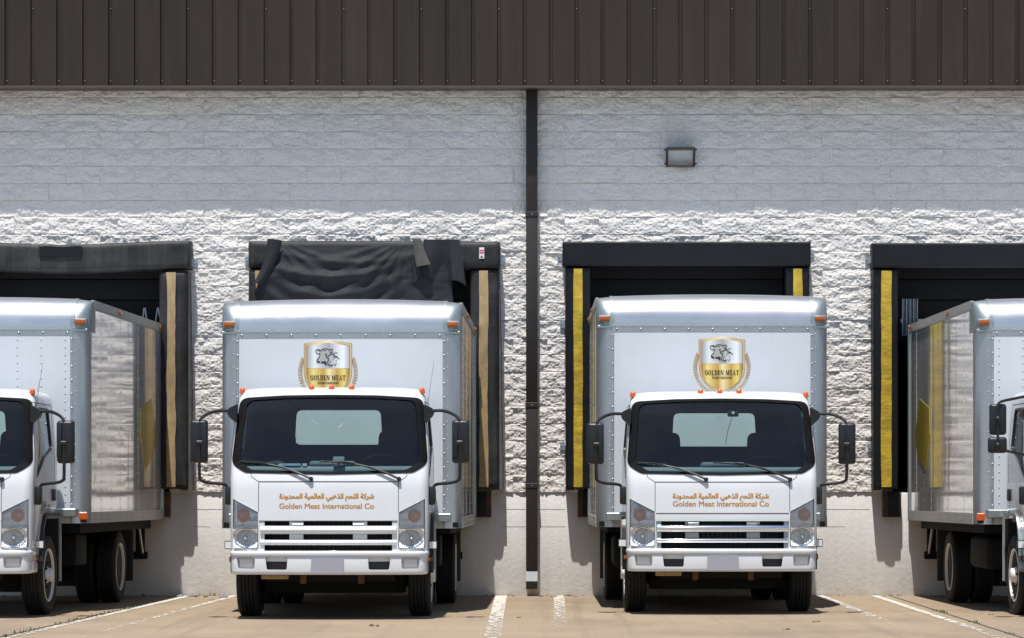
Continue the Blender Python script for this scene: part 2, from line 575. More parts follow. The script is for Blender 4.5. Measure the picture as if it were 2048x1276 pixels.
def line_mat(name, wear):
    m = bpy.data.materials.new(name)
    m.use_nodes = True
    nt = m.node_tree
    N, L = nt.nodes, nt.links
    b = N['Principled BSDF']
    b.inputs['Base Color'].default_value = (0.52, 0.48, 0.42, 1)
    b.inputs['Roughness'].default_value = 0.8
    tc = N.new('ShaderNodeTexCoord')
    mp = N.new('ShaderNodeMapping')
    mp.inputs['Scale'].default_value = (1, .35, 1)
    L.new(tc.outputs['Object'], mp.inputs[0])
    n = N.new('ShaderNodeTexNoise')
    n.inputs['Scale'].default_value = 14
    n.inputs['Detail'].default_value = 8
    n.inputs['Roughness'].default_value = 0.7
    L.new(mp.outputs[0], n.inputs['Vector'])
    # more wear the further from the wall
    sx = N.new('ShaderNodeSeparateXYZ')
    L.new(tc.outputs['Object'], sx.inputs[0])
    mr = N.new('ShaderNodeMapRange')
    mr.inputs['From Min'].default_value = 0
    mr.inputs['From Max'].default_value = -10
    mr.inputs['To Min'].default_value = 0.58 - wear
    mr.inputs['To Max'].default_value = 0.40 - wear
    L.new(sx.outputs['Y'], mr.inputs[0])
    sb = N.new('ShaderNodeMath')
    sb.operation = 'SUBTRACT'
    L.new(mr.outputs[0], sb.inputs[0])
    L.new(n.outputs['Fac'], sb.inputs[1])
    m2 = N.new('ShaderNodeMapRange')
    m2.inputs['From Min'].default_value = -0.04
    m2.inputs['From Max'].default_value = 0.04
    L.new(sb.outputs[0], m2.inputs[0])
    t = N.new('ShaderNodeBsdfTransparent')
    mx = N.new('ShaderNodeMixShader')
    L.new(m2.outputs[0], mx.inputs[0])
    L.new(t.outputs[0], mx.inputs[1])
    L.new(b.outputs[0], mx.inputs[2])
    L.new(mx.outputs[0], N['Material Output'].inputs['Surface'])
    return m


LM = [line_mat('line_paint', -0.06), line_mat('line_paint_worn', 0.01)]


def pline(x0, x1, w, y0, y1, k, lab):
    o = MB().add([(x0 - w / 2, y0, .004), (x0 + w / 2, y0, .004), (x1 + w / 2, y1, .004), (x1 - w / 2, y1, .004)], [(0, 3, 2, 1)]).obj('painted_line', LM[k], smooth=False, recalc=False)
    tag(o, lab, kind='structure', group='white bay lines on the concrete')


pline(-4.14, -4.47, .09, -.05, -10.5, 0, 'white bay line along the left concrete joint')
pline(-3.60, -3.86, .085, -.05, -10.5, 1, 'thin white bay line left of the tarp dock truck')
pline(-.46, -.40, .135, -.05, -10.5, 0, 'broad white bay line left of the downpipe')
pline(.225, .18, .12, -.05, -8.5, 1, 'worn white bay line right of the downpipe')
pline(3.31, 3.24, .10, -.05, -10.5, 1, 'thin white bay line right of the chrome grille truck')
pline(3.95, 3.87, .09, -.05, -10.5, 0, 'white bay line by the right concrete joint')
jm = MB()
jm.add([(-4.215, -.02, .004), (-4.19, -.02, .004), (-4.565, -11, .004), (-4.59, -11, .004)], [(0, 3, 2, 1)])
tag(jm.obj('expansion_joint', M['seam'], smooth=False, recalc=False), 'dark joint between left slabs', kind='structure')
jm = MB()
jm.add([(4.12, -.02, .004), (4.14, -.02, .004), (4.05, -11, .004), (4.03, -11, .004)], [(0, 3, 2, 1)])
tag(jm.obj('expansion_joint', M['seam'], smooth=False, recalc=False), 'dark joint between right slabs', kind='structure')
# ------------------------------------------------------------------ warehouse
BX0, BX1 = -9.2, 9.2
DOCKS = [-5.584, -1.948, 1.722, 5.365]
house = thing('warehouse', 'white split-face block warehouse with brown metal cladding above loading docks', 'warehouse', (0, 0, 0))
OPW, OPZ0, OPZ1 = 1.2, 1.235, 4.02
# structural wall behind the blocks, in pieces around the openings
wall = bpy.data.objects.new('block_wall', None)
COL.objects.link(wall)
wall.parent = house
wb = MB()
xs = [BX0] + sum([[c - OPW, c + OPW] for c in DOCKS], []) + [BX1]
for i in range(0, len(xs), 2):
    wb.box(xs[i], xs[i + 1], -.02, .25, 1.22, OPZ1)
wb.box(BX0, BX1, -.02, .25, OPZ1, 6.3)
wb.obj('mortar_bed', M['mortar'], wall, smooth=False)
db = MB().rbox(BX0, BX1, -.022, .25, -.2, 1.219, .012, 2)
db.obj('dock_base_wall', M['base'], house)
# hairline joints in the base render
hj = MB()
for z, segs in ((1.02, [(-4.1, -3.5), (-.46, -.17), (-.02, .3), (3.2, 3.9)]), (.815, [(-4.1, -3.9), (-.46, -.17), (0.0, .3), (3.3, 3.6)])):
    for a, b_ in segs:
        hj.box(a, b_, -.0235, -.01, z, z + .0022)
tag(hj.obj('render_crack', M['side_grey'], house, smooth=False), kind='stuff')

BWD, BHT = .4064, .2032
NX, NZ = 57, 29


def block_mesh(seed):
    r = np.random.default_rng(seed)
    big = vnoise(r, NX, NZ, 24, 9)
    big2 = vnoise(r, NX, NZ, 12, 7)
    mid = np.abs(vnoise(r, NX, NZ, 6, 4.5) - .5) * 2
    fin = .65 * vnoise(r, NX, NZ, 3.0, 2.6) + .35 * vnoise(r, NX, NZ, 1.6, 1.5)
    # a few flat conchoidal facets
    fx = (r.random(6) * NX, r.random(6) * NZ, r.random(6) * 2 - 1, r.random(6) * 2 - 1)
    X, Z = np.meshgrid(np.arange(NX), np.arange(NZ))
    fac = np.min([((X - fx[0][i]) * fx[2][i] * .35 + (Z - fx[1][i]) * fx[3][i]) * .045 + .6 for i in range(6)], axis=0)
    h = .014 + .014 * big + .010 * big2 + .007 * mid + .0100 * fin + .005 * np.clip(fac, -.6, .7)
    h = np.clip(h, .002, .05)
    e = np.minimum(np.minimum(X, NX - 1 - X) / 1.6 + 1.0, np.minimum(Z, NZ - 1 - Z) / 1.2)
    h = h * (.84 + .16 * np.clip(e, 0, 1) ** .6)
    w, t = BWD - .0012, BHT - .0022
    xs_ = (X / (NX - 1) - .5) * w + (r.random((NZ, NX)) - .5) * .003 * (e > 0)
    zs_ = (Z / (NZ - 1) - .5) * t + (r.random((NZ, NX)) - .5) * .003 * (e > 0)
    v = np.stack([xs_, -h, zs_], -1).reshape(-1, 3)
    mb = MB()
    mb.v = [tuple(p) for p in v]
    mb.f = [(j * NX + i, j * NX + i + 1, (j + 1) * NX + i + 1, (j + 1) * NX + i) for j in range(NZ - 1) for i in range(NX - 1)]
    ed = [i for i in range(NX)] + [j * NX + NX - 1 for j in range(1, NZ)] + [(NZ - 1) * NX + i for i in range(NX - 2, -1, -1)] + [j * NX for j in range(NZ - 2, 0, -1)]
    n = len(mb.v)
    mb.v += [(mb.v[k][0], .02, mb.v[k][2]) for k in ed]
    for k in range(len(ed)):
        q = (k + 1) % len(ed)
        mb.f.append((ed[k], n + k, n + q, ed[q]))
    return mb.mesh('concrete_block', M['block'], angle=50, recalc=False)


random.seed(7)
BM = [block_mesh(100 + i) for i in range(18)]
BMV = [(np.array([v.co[:] for v in m.vertices]), [tuple(p.vertices) for p in m.polygons]) for m in BM]


def vis(x, z):
    px = 1080 + x * FPX / DW
    py = 985 - (z - CAMZ) * FPX / DW
    if not (-45 < px < 2093 and py < 990):
        return False
    for c in DOCKS:
        if abs(x - c) < 1.5 - .12 and z < 4.1:
            return False
    return True


cand, rest = [], []
for k in range(24):
    z = 1.22 + BHT * (k + .5)
    x = -3.978 + (BHT if k % 2 else 0) + BWD / 2
    n0 = math.floor((-7.6 - x) / BWD)
    for i in range(n0, n0 + 38):
        xx = x + BWD * i
        if xx > 7.6:
            break
        if any(abs(xx - c) < OPW + .17 and z < OPZ1 - .05 for c in DOCKS):
            continue
        (cand if vis(xx, z) else rest).append((xx, z))
cand.sort(key=lambda p: p[1])
parts, rest = cand[:300], rest + cand[300:]
for xx, z in parts:
    o = link('concrete_block', random.choice(BM), wall)
    o.location = (xx, random.uniform(-.004, .003), z)
    o.scale = (random.choice((-1, 1)), 1, 1)
V, F, n = [], [], 0
for xx, z in rest:
    v, f = random.choice(BMV)
    s_ = random.choice((-1, 1))
    V.append(v * (s_, 1, 1) + (xx, random.uniform(-.004, .003), z))
    F += [tuple(i + n for i in (q if s_ > 0 else reversed(q))) for q in f]
    n += len(v)
mb = MB()
mb.v = np.concatenate(V).tolist()
mb.f = F
tag(mb.obj('concrete_blockwork', M['block'], wall, angle=50, recalc=False), kind='stuff')

# brown cladding
CY, CZ = -.42, 5.98
clad = bpy.data.objects.new('metal_cladding', None)
COL.objects.link(clad)
clad.parent = house
PIT = .303
pm = MB().prism([(-.024, CY), (-.020, CY + .032), (.020, CY + .032), (.024, CY), (PIT * .36, CY - .002), (PIT * .70, CY + .001), (PIT - .0245, CY), (PIT - .0245, CY + .06), (-.024, CY + .06)], CZ, 8.6, 'z').mesh('cladding_panel', M['clad'], smooth=False)
PMS = []
for t_ in (.9, 1.0, 1.0, 1.08):
    m_ = pm.copy()
    m_.name = 'cladding_panel'
    m_.materials.clear()
    m_.materials.append(mat('brown_cladding', (0.042 * t_, 0.0312 * t_, 0.0245 * t_), 0.58, spec=0.22, var=0.20, vscale=2.2, stretch=(1.5, 1, .25), bump=0.10, bscale=2.2, bdist=.02, streak=.22, streakcol=(.060, .050, .043), world=True))
    PMS.append(m_)
k0 = int((BX0 + .479) / PIT)
for k in range(k0, k0 + 61):
    o = link('cladding_panel', random.choice(PMS), clad)
    o.location = (-.479 + PIT * k, random.uniform(-.0015, .0015), 0)
sc = MB()
for k in range(k0, k0 + 61):
    x = -.479 + PIT * k
    sc.dome((x, CY + .032, 6.035), .008, .008, (0, -1, 0), 6, 2)
    if k % 3 == 0:
        sc.dome((x, CY + .032, 6.88), .008, .008, (0, -1, 0), 6, 2)
tag(sc.obj('screw', M['galv'], clad), kind='stuff')
MB().box(BX0, BX1, CY - .012, CY + .05, CZ - .028, CZ - .002).obj('drip_trim', M['trim'], clad, smooth=False)
MB().box(BX0, BX1, CY + .052, .0, CZ - .012, CZ + .02).obj('soffit', M['trim'], clad, smooth=False)
MB().box(BX0, BX1, CY + .07, 14, 6.32, 8.62).obj('roof', M['clad'], house, smooth=False)

# dock openings: dark lined pits with sectional doors raised behind the seals
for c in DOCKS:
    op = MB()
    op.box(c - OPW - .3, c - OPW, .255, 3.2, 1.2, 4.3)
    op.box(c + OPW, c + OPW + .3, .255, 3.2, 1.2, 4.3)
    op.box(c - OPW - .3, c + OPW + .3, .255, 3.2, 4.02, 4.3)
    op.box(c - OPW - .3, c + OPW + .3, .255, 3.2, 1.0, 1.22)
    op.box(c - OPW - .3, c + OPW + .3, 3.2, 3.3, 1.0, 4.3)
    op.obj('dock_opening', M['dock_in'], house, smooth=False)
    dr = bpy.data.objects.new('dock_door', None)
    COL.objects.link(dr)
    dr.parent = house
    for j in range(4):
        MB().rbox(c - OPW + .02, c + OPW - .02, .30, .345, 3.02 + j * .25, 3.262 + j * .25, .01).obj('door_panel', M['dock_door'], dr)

# rusty dock bumpers
for c, side, lab in ((DOCKS[0], 1, 'beside the leftmost dock'), (DOCKS[1], 1, 'right of the tarp covered dock'), (DOCKS[2], -1, 'beside the downpipe and the yellow strips'), (DOCKS[3], -1, 'at the far right dock')):
    xo = {0: -4.42, 1: -.63, 2: .50, 3: 4.10}[DOCKS.index(c)]
    t = thing('dock_bumper', 'dark rubber dock bumper with rusty steel angle ' + lab, 'bumper', (xo, -.022, 1.08), 0, 'dock bumpers')
    MB().rbox(-.16 if side > 0 else .0, .0 if side > 0 else .16, -.11, 0, -.15, .15, .012).obj('rubber_block', M['tyre'], t)
    MB().box(.0 if side > 0 else -.055, .055 if side > 0 else .0, -.10, 0, -.15, .15).obj('steel_angle', M['rust'], t, smooth=False)
    for zz in (-.09, .09):
        MB().dome((.03 * side, -.10, zz), .014, .012, (0, -1, 0), 6, 2).obj('bolt', M['rust'], t)

# ------------------------------------------------------------------ downpipe
dp = thing('downpipe', 'dark brown square downpipe on the wall between the two middle docks', 'downpipe', (-.097, 0, 0))
hw = .068
for z0, z1 in ((3.02 + 1.5, 5.965), (2.268, 4.52), (.29, 2.268)):
    MB().rbox(-hw, hw, -.15, -.052, z0 + .004, z1, .012, 2).obj('pipe_length', M['pipe'], dp)
for z in (4.50, 2.25, 1.30):
    s_ = MB().rbox(-hw - .008, hw + .008, -.156, -.02, z - .03, z + .03, .004, 1)
    o = s_.obj('pipe_strap', M['pipe'], dp)
    MB().dome((0, -.156, z), .009, .007, (0, -1, 0), 6, 2).obj('strap_screw', M['galv'], dp)
MB().prism([(-.05, .29), (-.15, .29), (-.262, .178), (-.228, .085), (-.13, .12), (-.05, .20)], -hw, hw, 'x').obj('outlet_boot', mat('bare_galvanised', (.09, .093, .10), .5, metal=.3, var=.15, vscale=20), dp, smooth=False)
MB().prism([(-.2635, .174), (-.2305, .086), (-.222, .089), (-.256, .176)], -hw + .006, hw - .006, 'x').obj('outlet_mouth', M['seam'], dp, smooth=False)  # dark plate painting the shade inside the open end

# ------------------------------------------------------------------ wall lamp
wl = thing('wall_lamp', 'brown wall pack lamp with glass front on the blue-shaded wall', 'wall lamp', (1.655, 0, 5.17))
a, zt_, zb_ = .168, .11, -.107
lb = MB()
lb.prism([(.0, zt_), (-.235, zt_), (-.235, zt_ - .03), (-.20, zt_ - .03), (0, zt_ - .03)], -a, a, 'x')
lb.prism([(.0, zt_ - .03), (-.21, zt_ - .03), (-.12, zb_), (0, zb_)], -a, -a + .022, 'x')
lb.prism([(.0, zt_ - .03), (-.21, zt_ - .03), (-.12, zb_), (0, zb_)], a - .022, a, 'x')
lb.prism([(.0, zb_ + .02), (-.135, zb_ + .02), (-.125, zb_), (0, zb_)], -a + .022, a - .022, 'x')
lb.obj('housing', M['trim'], wl, smooth=False)
fr = MB()
for x0, x1 in ((-a - .004, -a + .018), (a - .018, a + .004)):
    fr.prism([(-.214, zt_ - .032), (-.222, zt_ - .036), (-.135, zb_ - .004), (-.124, zb_)], x0, x1, 'x')
fr.obj('lens_frame', M['pipe'], wl, smooth=False)
hg = MB()
for x in (-a - .013, a + .013):
    for z in (zt_ - .02, zb_ + .03):
        hg.rbox(x - .01, x + .01, -.17, -.14, z - .01, z + .01, .003, 1)
hg.obj('hinge', M['plastic'], wl)
MB().add([(-a + .02, -.03, zb_ + .02), (a - .02, -.03, zb_ + .02), (a - .02, -.19, zt_ - .035), (-a + .02, -.19, zt_ - .035)], [(0, 1, 2, 3)]).obj('reflector', M['white'], wl, smooth=False)
MB().add([(-a + .024, -.130, zb_ + .012), (a - .024, -.130, zb_ + .012), (a - .024, -.212, zt_ - .034), (-a + .024, -.212, zt_ - .034)], [(0, 1, 2, 3)]).obj('lens', M['lampglass'], wl, smooth=False)

# ------------------------------------------------------------------ dock seals


def pillow(x0, x1, y0, y1, z0, z1, r, seed, amp, nx=24, nz=24, sag=None):
    """upholstered pad: rounded front on a box with soft uneven faces"""
    rr = np.random.default_rng(seed)
    n1 = vnoise(rr, nx + 1, nz + 1, 6, 6) - .5
    n2 = vnoise(rr, nx + 1, nz + 1, 2.5, 2.5) - .5

    def ez(u, L):
        # concentrate samples near the edges
        return .5 - .5 * cos(pi * u) if L else u

    def front(u, v):
        i, j = int(round(u * nx)), int(round(v * nz))
        uu, vv = ez(u, 1), ez(v, 1)
        x, z = x0 + (x1 - x0) * uu, z0 + (z1 - z0) * vv
        dx, dz = min(x - x0, x1 - x), min(z - z0, z1 - z)
        q = 0
        for d in (dx, dz):
            if d < r:
                q += r - sqrt(max(0, r * r - (r - d) ** 2))
        q = min(q, (y1 - y0) * .9)
        y = y0 + q + (n1[j, i] * amp + n2[j, i] * amp * .4) * (1 if min(dx, dz) > .001 else 0)
        if sag:
            z += sag(x)
        return (x, y, z)

    def back(u, v):
        p = front(u, v)
        return (p[0], y1, p[2])
    return MB().slab(front, back, nx, nz)


def stripe(x0, x1, y, z0, z1, seed, wob=.0, nz=40):
    rr = np.random.default_rng(seed)
    e = vnoise(rr, 2, nz + 1, 1, 4) - .5
    e2 = vnoise(rr, 2, nz + 1, 1, 1.3) - .5
    b = vnoise(rr, 5, nz + 1, 2, 2)

    def fn(u, v):
        j = int(round(v * nz))
        i = int(round(u * 4))
        x = x0 + (x1 - x0) * u + wob * (e[j, 0 if u < .5 else 1] + .4 * e2[j, 0 if u < .5 else 1])
        return (x, y - .004 - .012 * b[j, i] * (1 if 0 < u < 1 else .3), z0 + (z1 - z0) * v)
    return MB().slab(fn, lambda u, v: (fn(u, v)[0], y + .004, fn(u, v)[2]), 4, nz)


SEALS = [
    dict(c=DOCKS[0], hx=(-7.06, -4.106), hz=(3.835, 4.165), m='vinyl_old', pads=[(-7.03, -6.69), (-4.476, -4.136)], st=[(-6.91, -6.80), (-4.382, -4.276)], sm='tan', r=.055, amp=.016,
         sag=lambda x: .018 - .05 * math.exp(-((x + 5.6) / .9) ** 2), lab='weathered black dock seal with sagging patched header at the far left dock'),
    dict(c=DOCKS[1], hx=(-3.426, -.469), hz=(3.855, 4.172), m='vinyl_old', pads=[(-3.42, -3.08), (-.821, -.481)], st=[(-3.338, -3.244), (-.716, -.61)], sm='tan', r=.055, amp=.014, sag=lambda x: .006 * sin(x * 3),
         lab='worn black dock seal with tan strips and torn tarp hung over its header'),
    dict(c=DOCKS[2], hx=(.264, 3.179), hz=(3.877, 4.165), m='vinyl', pads=[(.305, .592), (2.886, 3.165)], st=[(.393, .499), (2.974, 3.08)], sm='yellow', r=.018, amp=.005, sag=None,
         lab='clean black dock seal with yellow strips right of the downpipe'),
    dict(c=DOCKS[3], hx=(3.90, 6.83), hz=(3.855, 4.15), m='vinyl', pads=[(3.918, 4.206), (6.53, 6.81)], st=[(4.005, 4.125), (6.61, 6.73)], sm='yellow', r=.02, amp=.008, sag=None,
         lab='black dock seal with scuffed header and yellow strip at the far right dock'),
]
for k, d in enumerate(SEALS):
    t = thing('dock_seal', d['lab'], 'dock seal', (0, 0, 0), 0, 'dock seals around the loading doors')
    pillow(d['hx'][0], d['hx'][1], -.295, -.0, d['hz'][0], d['hz'][1], d['r'], 40 + k, d['amp'], 48, 14, d['sag']).obj('header_pad', M[d['m']], t, angle=60)
    for q, (x0, x1) in enumerate(d['pads']):
        p = pillow(x0, x1, -.27, -.02, 1.262, d['hz'][0] - .012, d['r'], 60 + 10 * k + q, d['amp'], 14, 48).obj('side_pad', M[d['m']], t, angle=60)
        s0, s1 = d['st'][q]
        stripe(s0, s1, -.272 - d['amp'] * .5, 1.285, d['hz'][0] - .03, 80 + 10 * k + q, .016 if d['sm'] == 'tan' else .008).obj('guide_strip', M[d['sm']], p, angle=60)
        # backing board at the wall, flaring a little towards the bottom on the older seals
        fl = .055 if d['sm'] == 'tan' else .004
        out = 1 if q else -1
        xe = x1 if q else x0
        MB().add([(xe - .10 * out, -.02, 1.25), (xe + fl * out, -.02, 1.25), (xe + .012 * out, -.02, d['hz'][0] - .02), (xe - .10 * out, -.02, d['hz'][0] - .02),
                  (xe - .10 * out, -.21, 1.25), (xe + fl * .75 * out, -.21, 1.25), (xe + .004 * out, -.21, d['hz'][0] - .02), (xe - .10 * out, -.21, d['hz'][0] - .02)],
                 [(0, 1, 2, 3), (7, 6, 5, 4), (0, 4, 5, 1), (1, 5, 6, 2), (2, 6, 7, 3), (3, 7, 4, 0)]).obj('backing_board', M['side_grey'] if fl > .02 else M['vinyl'], t, smooth=False)

    def bracket(x, z, lx=.058, lz=.09, flip=1):
        b_ = MB()
        b_.box(x - lx / 2, x + lx / 2, -.052, -.046, z - lz / 2, z + lz / 2)
        b_.box(x - lx / 2 if flip > 0 else x + lx / 2 - .006, x - lx / 2 + .006 if flip > 0 else x + lx / 2, -.16, -.052, z - lz / 2, z + lz / 2)
        b_.dome((x + .008 * flip, -.052, z), .011, .01, (0, -1, 0), 6, 2)
        b_.obj('bracket', M['galv'], t, smooth=False)
    xl, xr = d['hx']
    zs = {0: (3.93,), 1: (3.96,), 2: (4.0, 3.21, 1.77), 3: (3.97, 3.25, 1.75)}[k]
    for z in zs:
        bracket(xl - .03 + (.03 if z < 3.6 else 0), z, flip=-1)
        bracket(xr + .03 - (.0 if z < 3.6 else 0), z + (.04 if k == 2 else 0), flip=1)
    if k in (0, 1, 3):
        for x in {0: (-5.55, -4.90), 1: (-2.82, -1.93, -1.05), 3: (4.45, 5.9)}[k]:
            b_ = MB()
            b_.box(x - (.022 if k == 0 else .006), x + (.022 if k == 0 else .006), -.12, -.06, d['hz'][1] - .03, d['hz'][1] + .045)
            b_.dome((x, -.12, d['hz'][1] + .03), .01, .008, (0, -1, 0), 6, 2)
            b_.obj('bracket', M['galv'], t, smooth=False)
    if k == 0:
        rr = np.random.default_rng(5)

        def pf(u, v):
            return (-5.873 + .50 * u, -.312 - .003 * rr.random(), 3.985 + .12 * v + .006 * sin(u * 9))
        MB().slab(lambda u, v: pf(u, v), lambda u, v: (-5.873 + .50 * u, -.295, 3.985 + .12 * v), 12, 3).obj('stitched_patch', M['vinyl'], t)
        MB().box(-5.876, -5.868, -.306, -.29, 3.85, 4.12).obj('seam', M['seam'], t, smooth=False)
        MB().tube([(-5.98 + .012 * sin(i), -.304, 4.13 - .05 * i) for i in range(7)], .005, 5).obj('seam', M['seam'], t)
    if k == 1:
        MB().box(-.713, -.655, -.305, -.29, 3.965, 4.095).obj('warning_label', M['paperw'], t, smooth=False)
        MB().box(-.709, -.659, -.3065, -.304, 4.052, 4.068).obj('label_print', M['red'], t, smooth=False)
        MB().box(-.709, -.659, -.3065, -.304, 4.022, 4.042).obj('label_print', M['red'], t, smooth=False)
        MB().prism([(-.702, 3.975), (-.666, 3.975), (-.684, 4.005)], -.3065, -.304, 'y').obj('label_print', M['ink'], t, smooth=False)

# tarp over the second dock's header
tarp = thing('black_tarp', 'black vinyl tarp draped from the header above the second dock', 'tarp', (0, 0, 0))
rt = np.random.default_rng(3)
tn = vnoise(rt, 101, 61, 9, 9)
tn2 = vnoise(rt, 101, 61, 3, 3)


def tarp_fn(u, v):
    # u across, v down from the header's top edge
    z = 4.185 - .86 * v
    xl = -3.18 - .20 * v + .03 * sin(v * 5)
    xr = -1.06 + .05 * v
    x = xl + (xr - xl) * u
    d = .0
    # swags hanging from the upper corners
    for k, (cx, dep, wd, am) in enumerate(((.36, .52, .06, .048), (.38, .78, .07, .045), (.40, 1.05, .08, .05), (.45, .32, .05, .025))):
        vv = dep * (1 - ((u - cx) / .50) ** 2 * .75)
        d += am * math.exp(-((v - vv) / wd) ** 2) * math.exp(-((u - cx) / .36) ** 2)
    # diagonal folds running down from the right hand hanging point
    for k in range(6):
        ang = .35 + .26 * k
        du, dv = (.76 - u) * 2.1, v + .02
        th = atan2(dv, du)
        rr_ = sqrt(du * du + dv * dv)
        d += .030 * math.exp(-((th - ang) / .07) ** 2) * min(1, rr_ * 2.2) * math.exp(-rr_ * .7)
    for k in range(4):
        ang = .45 + .25 * k
        du, dv = (u - .03) * 2.1, v + .02
        th = atan2(dv, du)
        rr_ = sqrt(du * du + dv * dv)
        d += .026 * math.exp(-((th - ang) / .07) ** 2) * min(1, rr_ * 2.2) * math.exp(-rr_ * .9)
    i, j = int(round(u * 100)), int(round(v * 60))
    d += .022 * tn[j, i] + .006 * tn2[j, i]
    d *= min(1, .15 + v * 4)
    base = -.318 - .05 * min(1, v * 2)
    if v < .06:
        base = -.318 + (.06 - v) * 3.2
        z = min(z, 4.19)
    # the upper part follows the round header
    return (x, base - d, z)


MB().slab(tarp_fn, lambda u, v: tuple(a + b for a, b in zip(tarp_fn(u, v), (0, .006, 0))), 100, 60).obj('tarp_sheet', M['tarp'], tarp, angle=80)


def strap_fn(u, v):
    # folded edge strap at the upper left corner
    x = -3.19 + .10 * u - .16 * v * v + .035 * (1 - v) * u * 2
    z = 4.19 - .52 * v - .02 * u
    return (x, -.395 - .035 * sin(pi * u) - .03 * v, z)


MB().slab(strap_fn, lambda u, v: tuple(a + b for a, b in zip(strap_fn(u, v), (0, .008, 0))), 8, 20).obj('folded_strap', M['tarp'], tarp, angle=80)


def flap_fn(u, v):
    # grey underside turned out over the front
    x = -1.49 + (.095 + .075 * v) * u + .005 * sin(v * 4)
    return (x + .05 * v * v, -.415 - .03 * sin(pi * u * .8) - .05 * v, 4.19 - .335 * v + .03 * u * v)


MB().slab(flap_fn, lambda u, v: tuple(a + b for a, b in zip(flap_fn(u, v), (0, .007, 0))), 8, 14).obj('turned_flap', M['tarp_back'], tarp, angle=80)


def hang_fn(u, v):
    # loose right hand end with a curved hem
    x = -1.36 + .42 * u + .10 * v * u - .02 * v
    z = 4.18 - (.40 + .20 * u * u + .05 * sin(u * 5)) * v
    fold = .035 * sin(u * 7 + v * 1.5) + .045 * math.exp(-((u - .72) / .09) ** 2)
    return (x, -.385 - fold * (.3 + v) - .02 * v, z)


MB().slab(hang_fn, lambda u, v: tuple(a + b for a, b in zip(hang_fn(u, v), (0, .006, 0))), 36, 24).obj('loose_end', M['tarp'], tarp, angle=80)


def under_fn(u, v):
    x = -1.49 + .13 * u
    z = 3.88 - (.22 - .12 * u) * v
    return (x, -.40 - .02 * sin(pi * u), z)


MB().slab(under_fn, lambda u, v: tuple(a + b for a, b in zip(under_fn(u, v), (0, .006, 0))), 8, 8).obj('flap_point', M['tarp'], tarp, angle=80)

# ribbed strip-door bundle inside the far right dock and spring hooks at the far left dock
rb = thing('ribbed_roller', 'blue-grey ribbed vertical springs inside the far right dock', 'spring', (4.38, .12, 3.18))
for i in range(9):
    MB().tube([(-.078 + .0215 * i, .02 * (i % 2), -.10), (-.078 + .0215 * i + .004, .02 * (i % 2), .34)], .008, 6).obj('rib', M['galv'], rb)
MB().rbox(-.10, -.085, -.02, .03, .05, .10, .004, 1).obj('clip', M['galv'], rb)
MB().rbox(.10, .17, -.02, .03, .04, .10, .006, 1).obj('clip', M['galv'], rb)
for x, lab in ((-4.69, 'left of two blue steel hooks in the far left dock'), (-4.53, 'right of two blue steel hooks in the far left dock')):
    hk = thing('steel_hook', lab, 'hook', (x, .1, 3.30), 0, 'steel hooks behind the leftmost truck')
    MB().tube([(-.045, 0, -.15), (-.004, 0, .11), (.004, 0, .11), (.045, 0, -.15)], .011, 6).obj('bent_bar', M['galv'], hk)

# ------------------------------------------------------------------ trucks
# truck space: origin on the ground under the middle of the front bumper, +y towards the dock, viewer's right is +x


def cw(z):
    return lerp([(.45, .945), (1.0, .955), (1.6, .956), (2.08, .914), (2.165, .90)], z)


def cyc(z):
    return lerp([(.45, .05), (.66, .05), (1.0, .062), (1.30, .085), (1.39, .115), (1.7, .235), (2.0, .365), (2.165, .45)], z)


def crr(z):
    return lerp([(.6, .11), (1.2, .11), (1.45, .085), (2.2, .085)], z)


def cy(x, z):
    W, r = cw(z), crr(z)
    e = W - r
    ax = abs(x)
    if ax <= e:
        return cyc(z) + .085 * (ax / e) ** 2.6
    d = min(ax - e, r * .9999)
    sl_ = .085 * 2.6 / e
    return cyc(z) + .085 + sl_ * .0 * d + r - sqrt(r * r - d * d)


def CF(x, z, off=0.0):
    return (x, cy(x, z) - off, z)


CYB = 1.46


def ring(z, ins=0.0, zo=None):
    W, r = cw(z) - ins, crr(z)
    e = W - r
    h = []
    for i in range(15):
        x = e * (1 - (1 - i / 14) ** 1.0)
        h.append((x, cyc(z) + .085 * (x / e) ** 2.6 + ins * .9))
    y0 = cyc(z) + .085 + ins * .9
    for i in range(1, 9):
        a = pi / 2 * i / 8
        h.append((e + r * sin(a), y0 + r * (1 - cos(a))))
    ys = y0 + r
    yb = CYB - ins
    for i in range(1, 8):
        h.append((W, ys + (yb - .05 - ys) * i / 7))
    for i in range(1, 5):
        a = pi / 2 * i / 4
        h.append((W - .05 * (1 - cos(a)), yb - .05 + .05 * sin(a)))
    for i in range(1, 6):
        h.append(((W - .05) * (1 - i / 5), yb))
    zz = z if zo is None else zo
    full = h + [(-x, y) for x, y in reversed(h[1:-1])]
    return [(x, y, zz) for x, y in full]


def quad(A, B, C, D, nu, nv, off, thick=None, f=CF):
    """conformal patch; A top-left, B top-right, C bottom-right, D bottom-left in (x,z)"""
    def P(u, v):
        x = (A[0] * (1 - u) + B[0] * u) * (1 - v) + (D[0] * (1 - u) + C[0] * u) * v
        z = (A[1] * (1 - u) + B[1] * u) * (1 - v) + (D[1] * (1 - u) + C[1] * u) * v
        return x, z
    t = thick if thick is not None else .01
    return MB().slab(lambda u, v: f(*P(u, v), off), lambda u, v: f(*P(u, v), off - t), nu, nv)


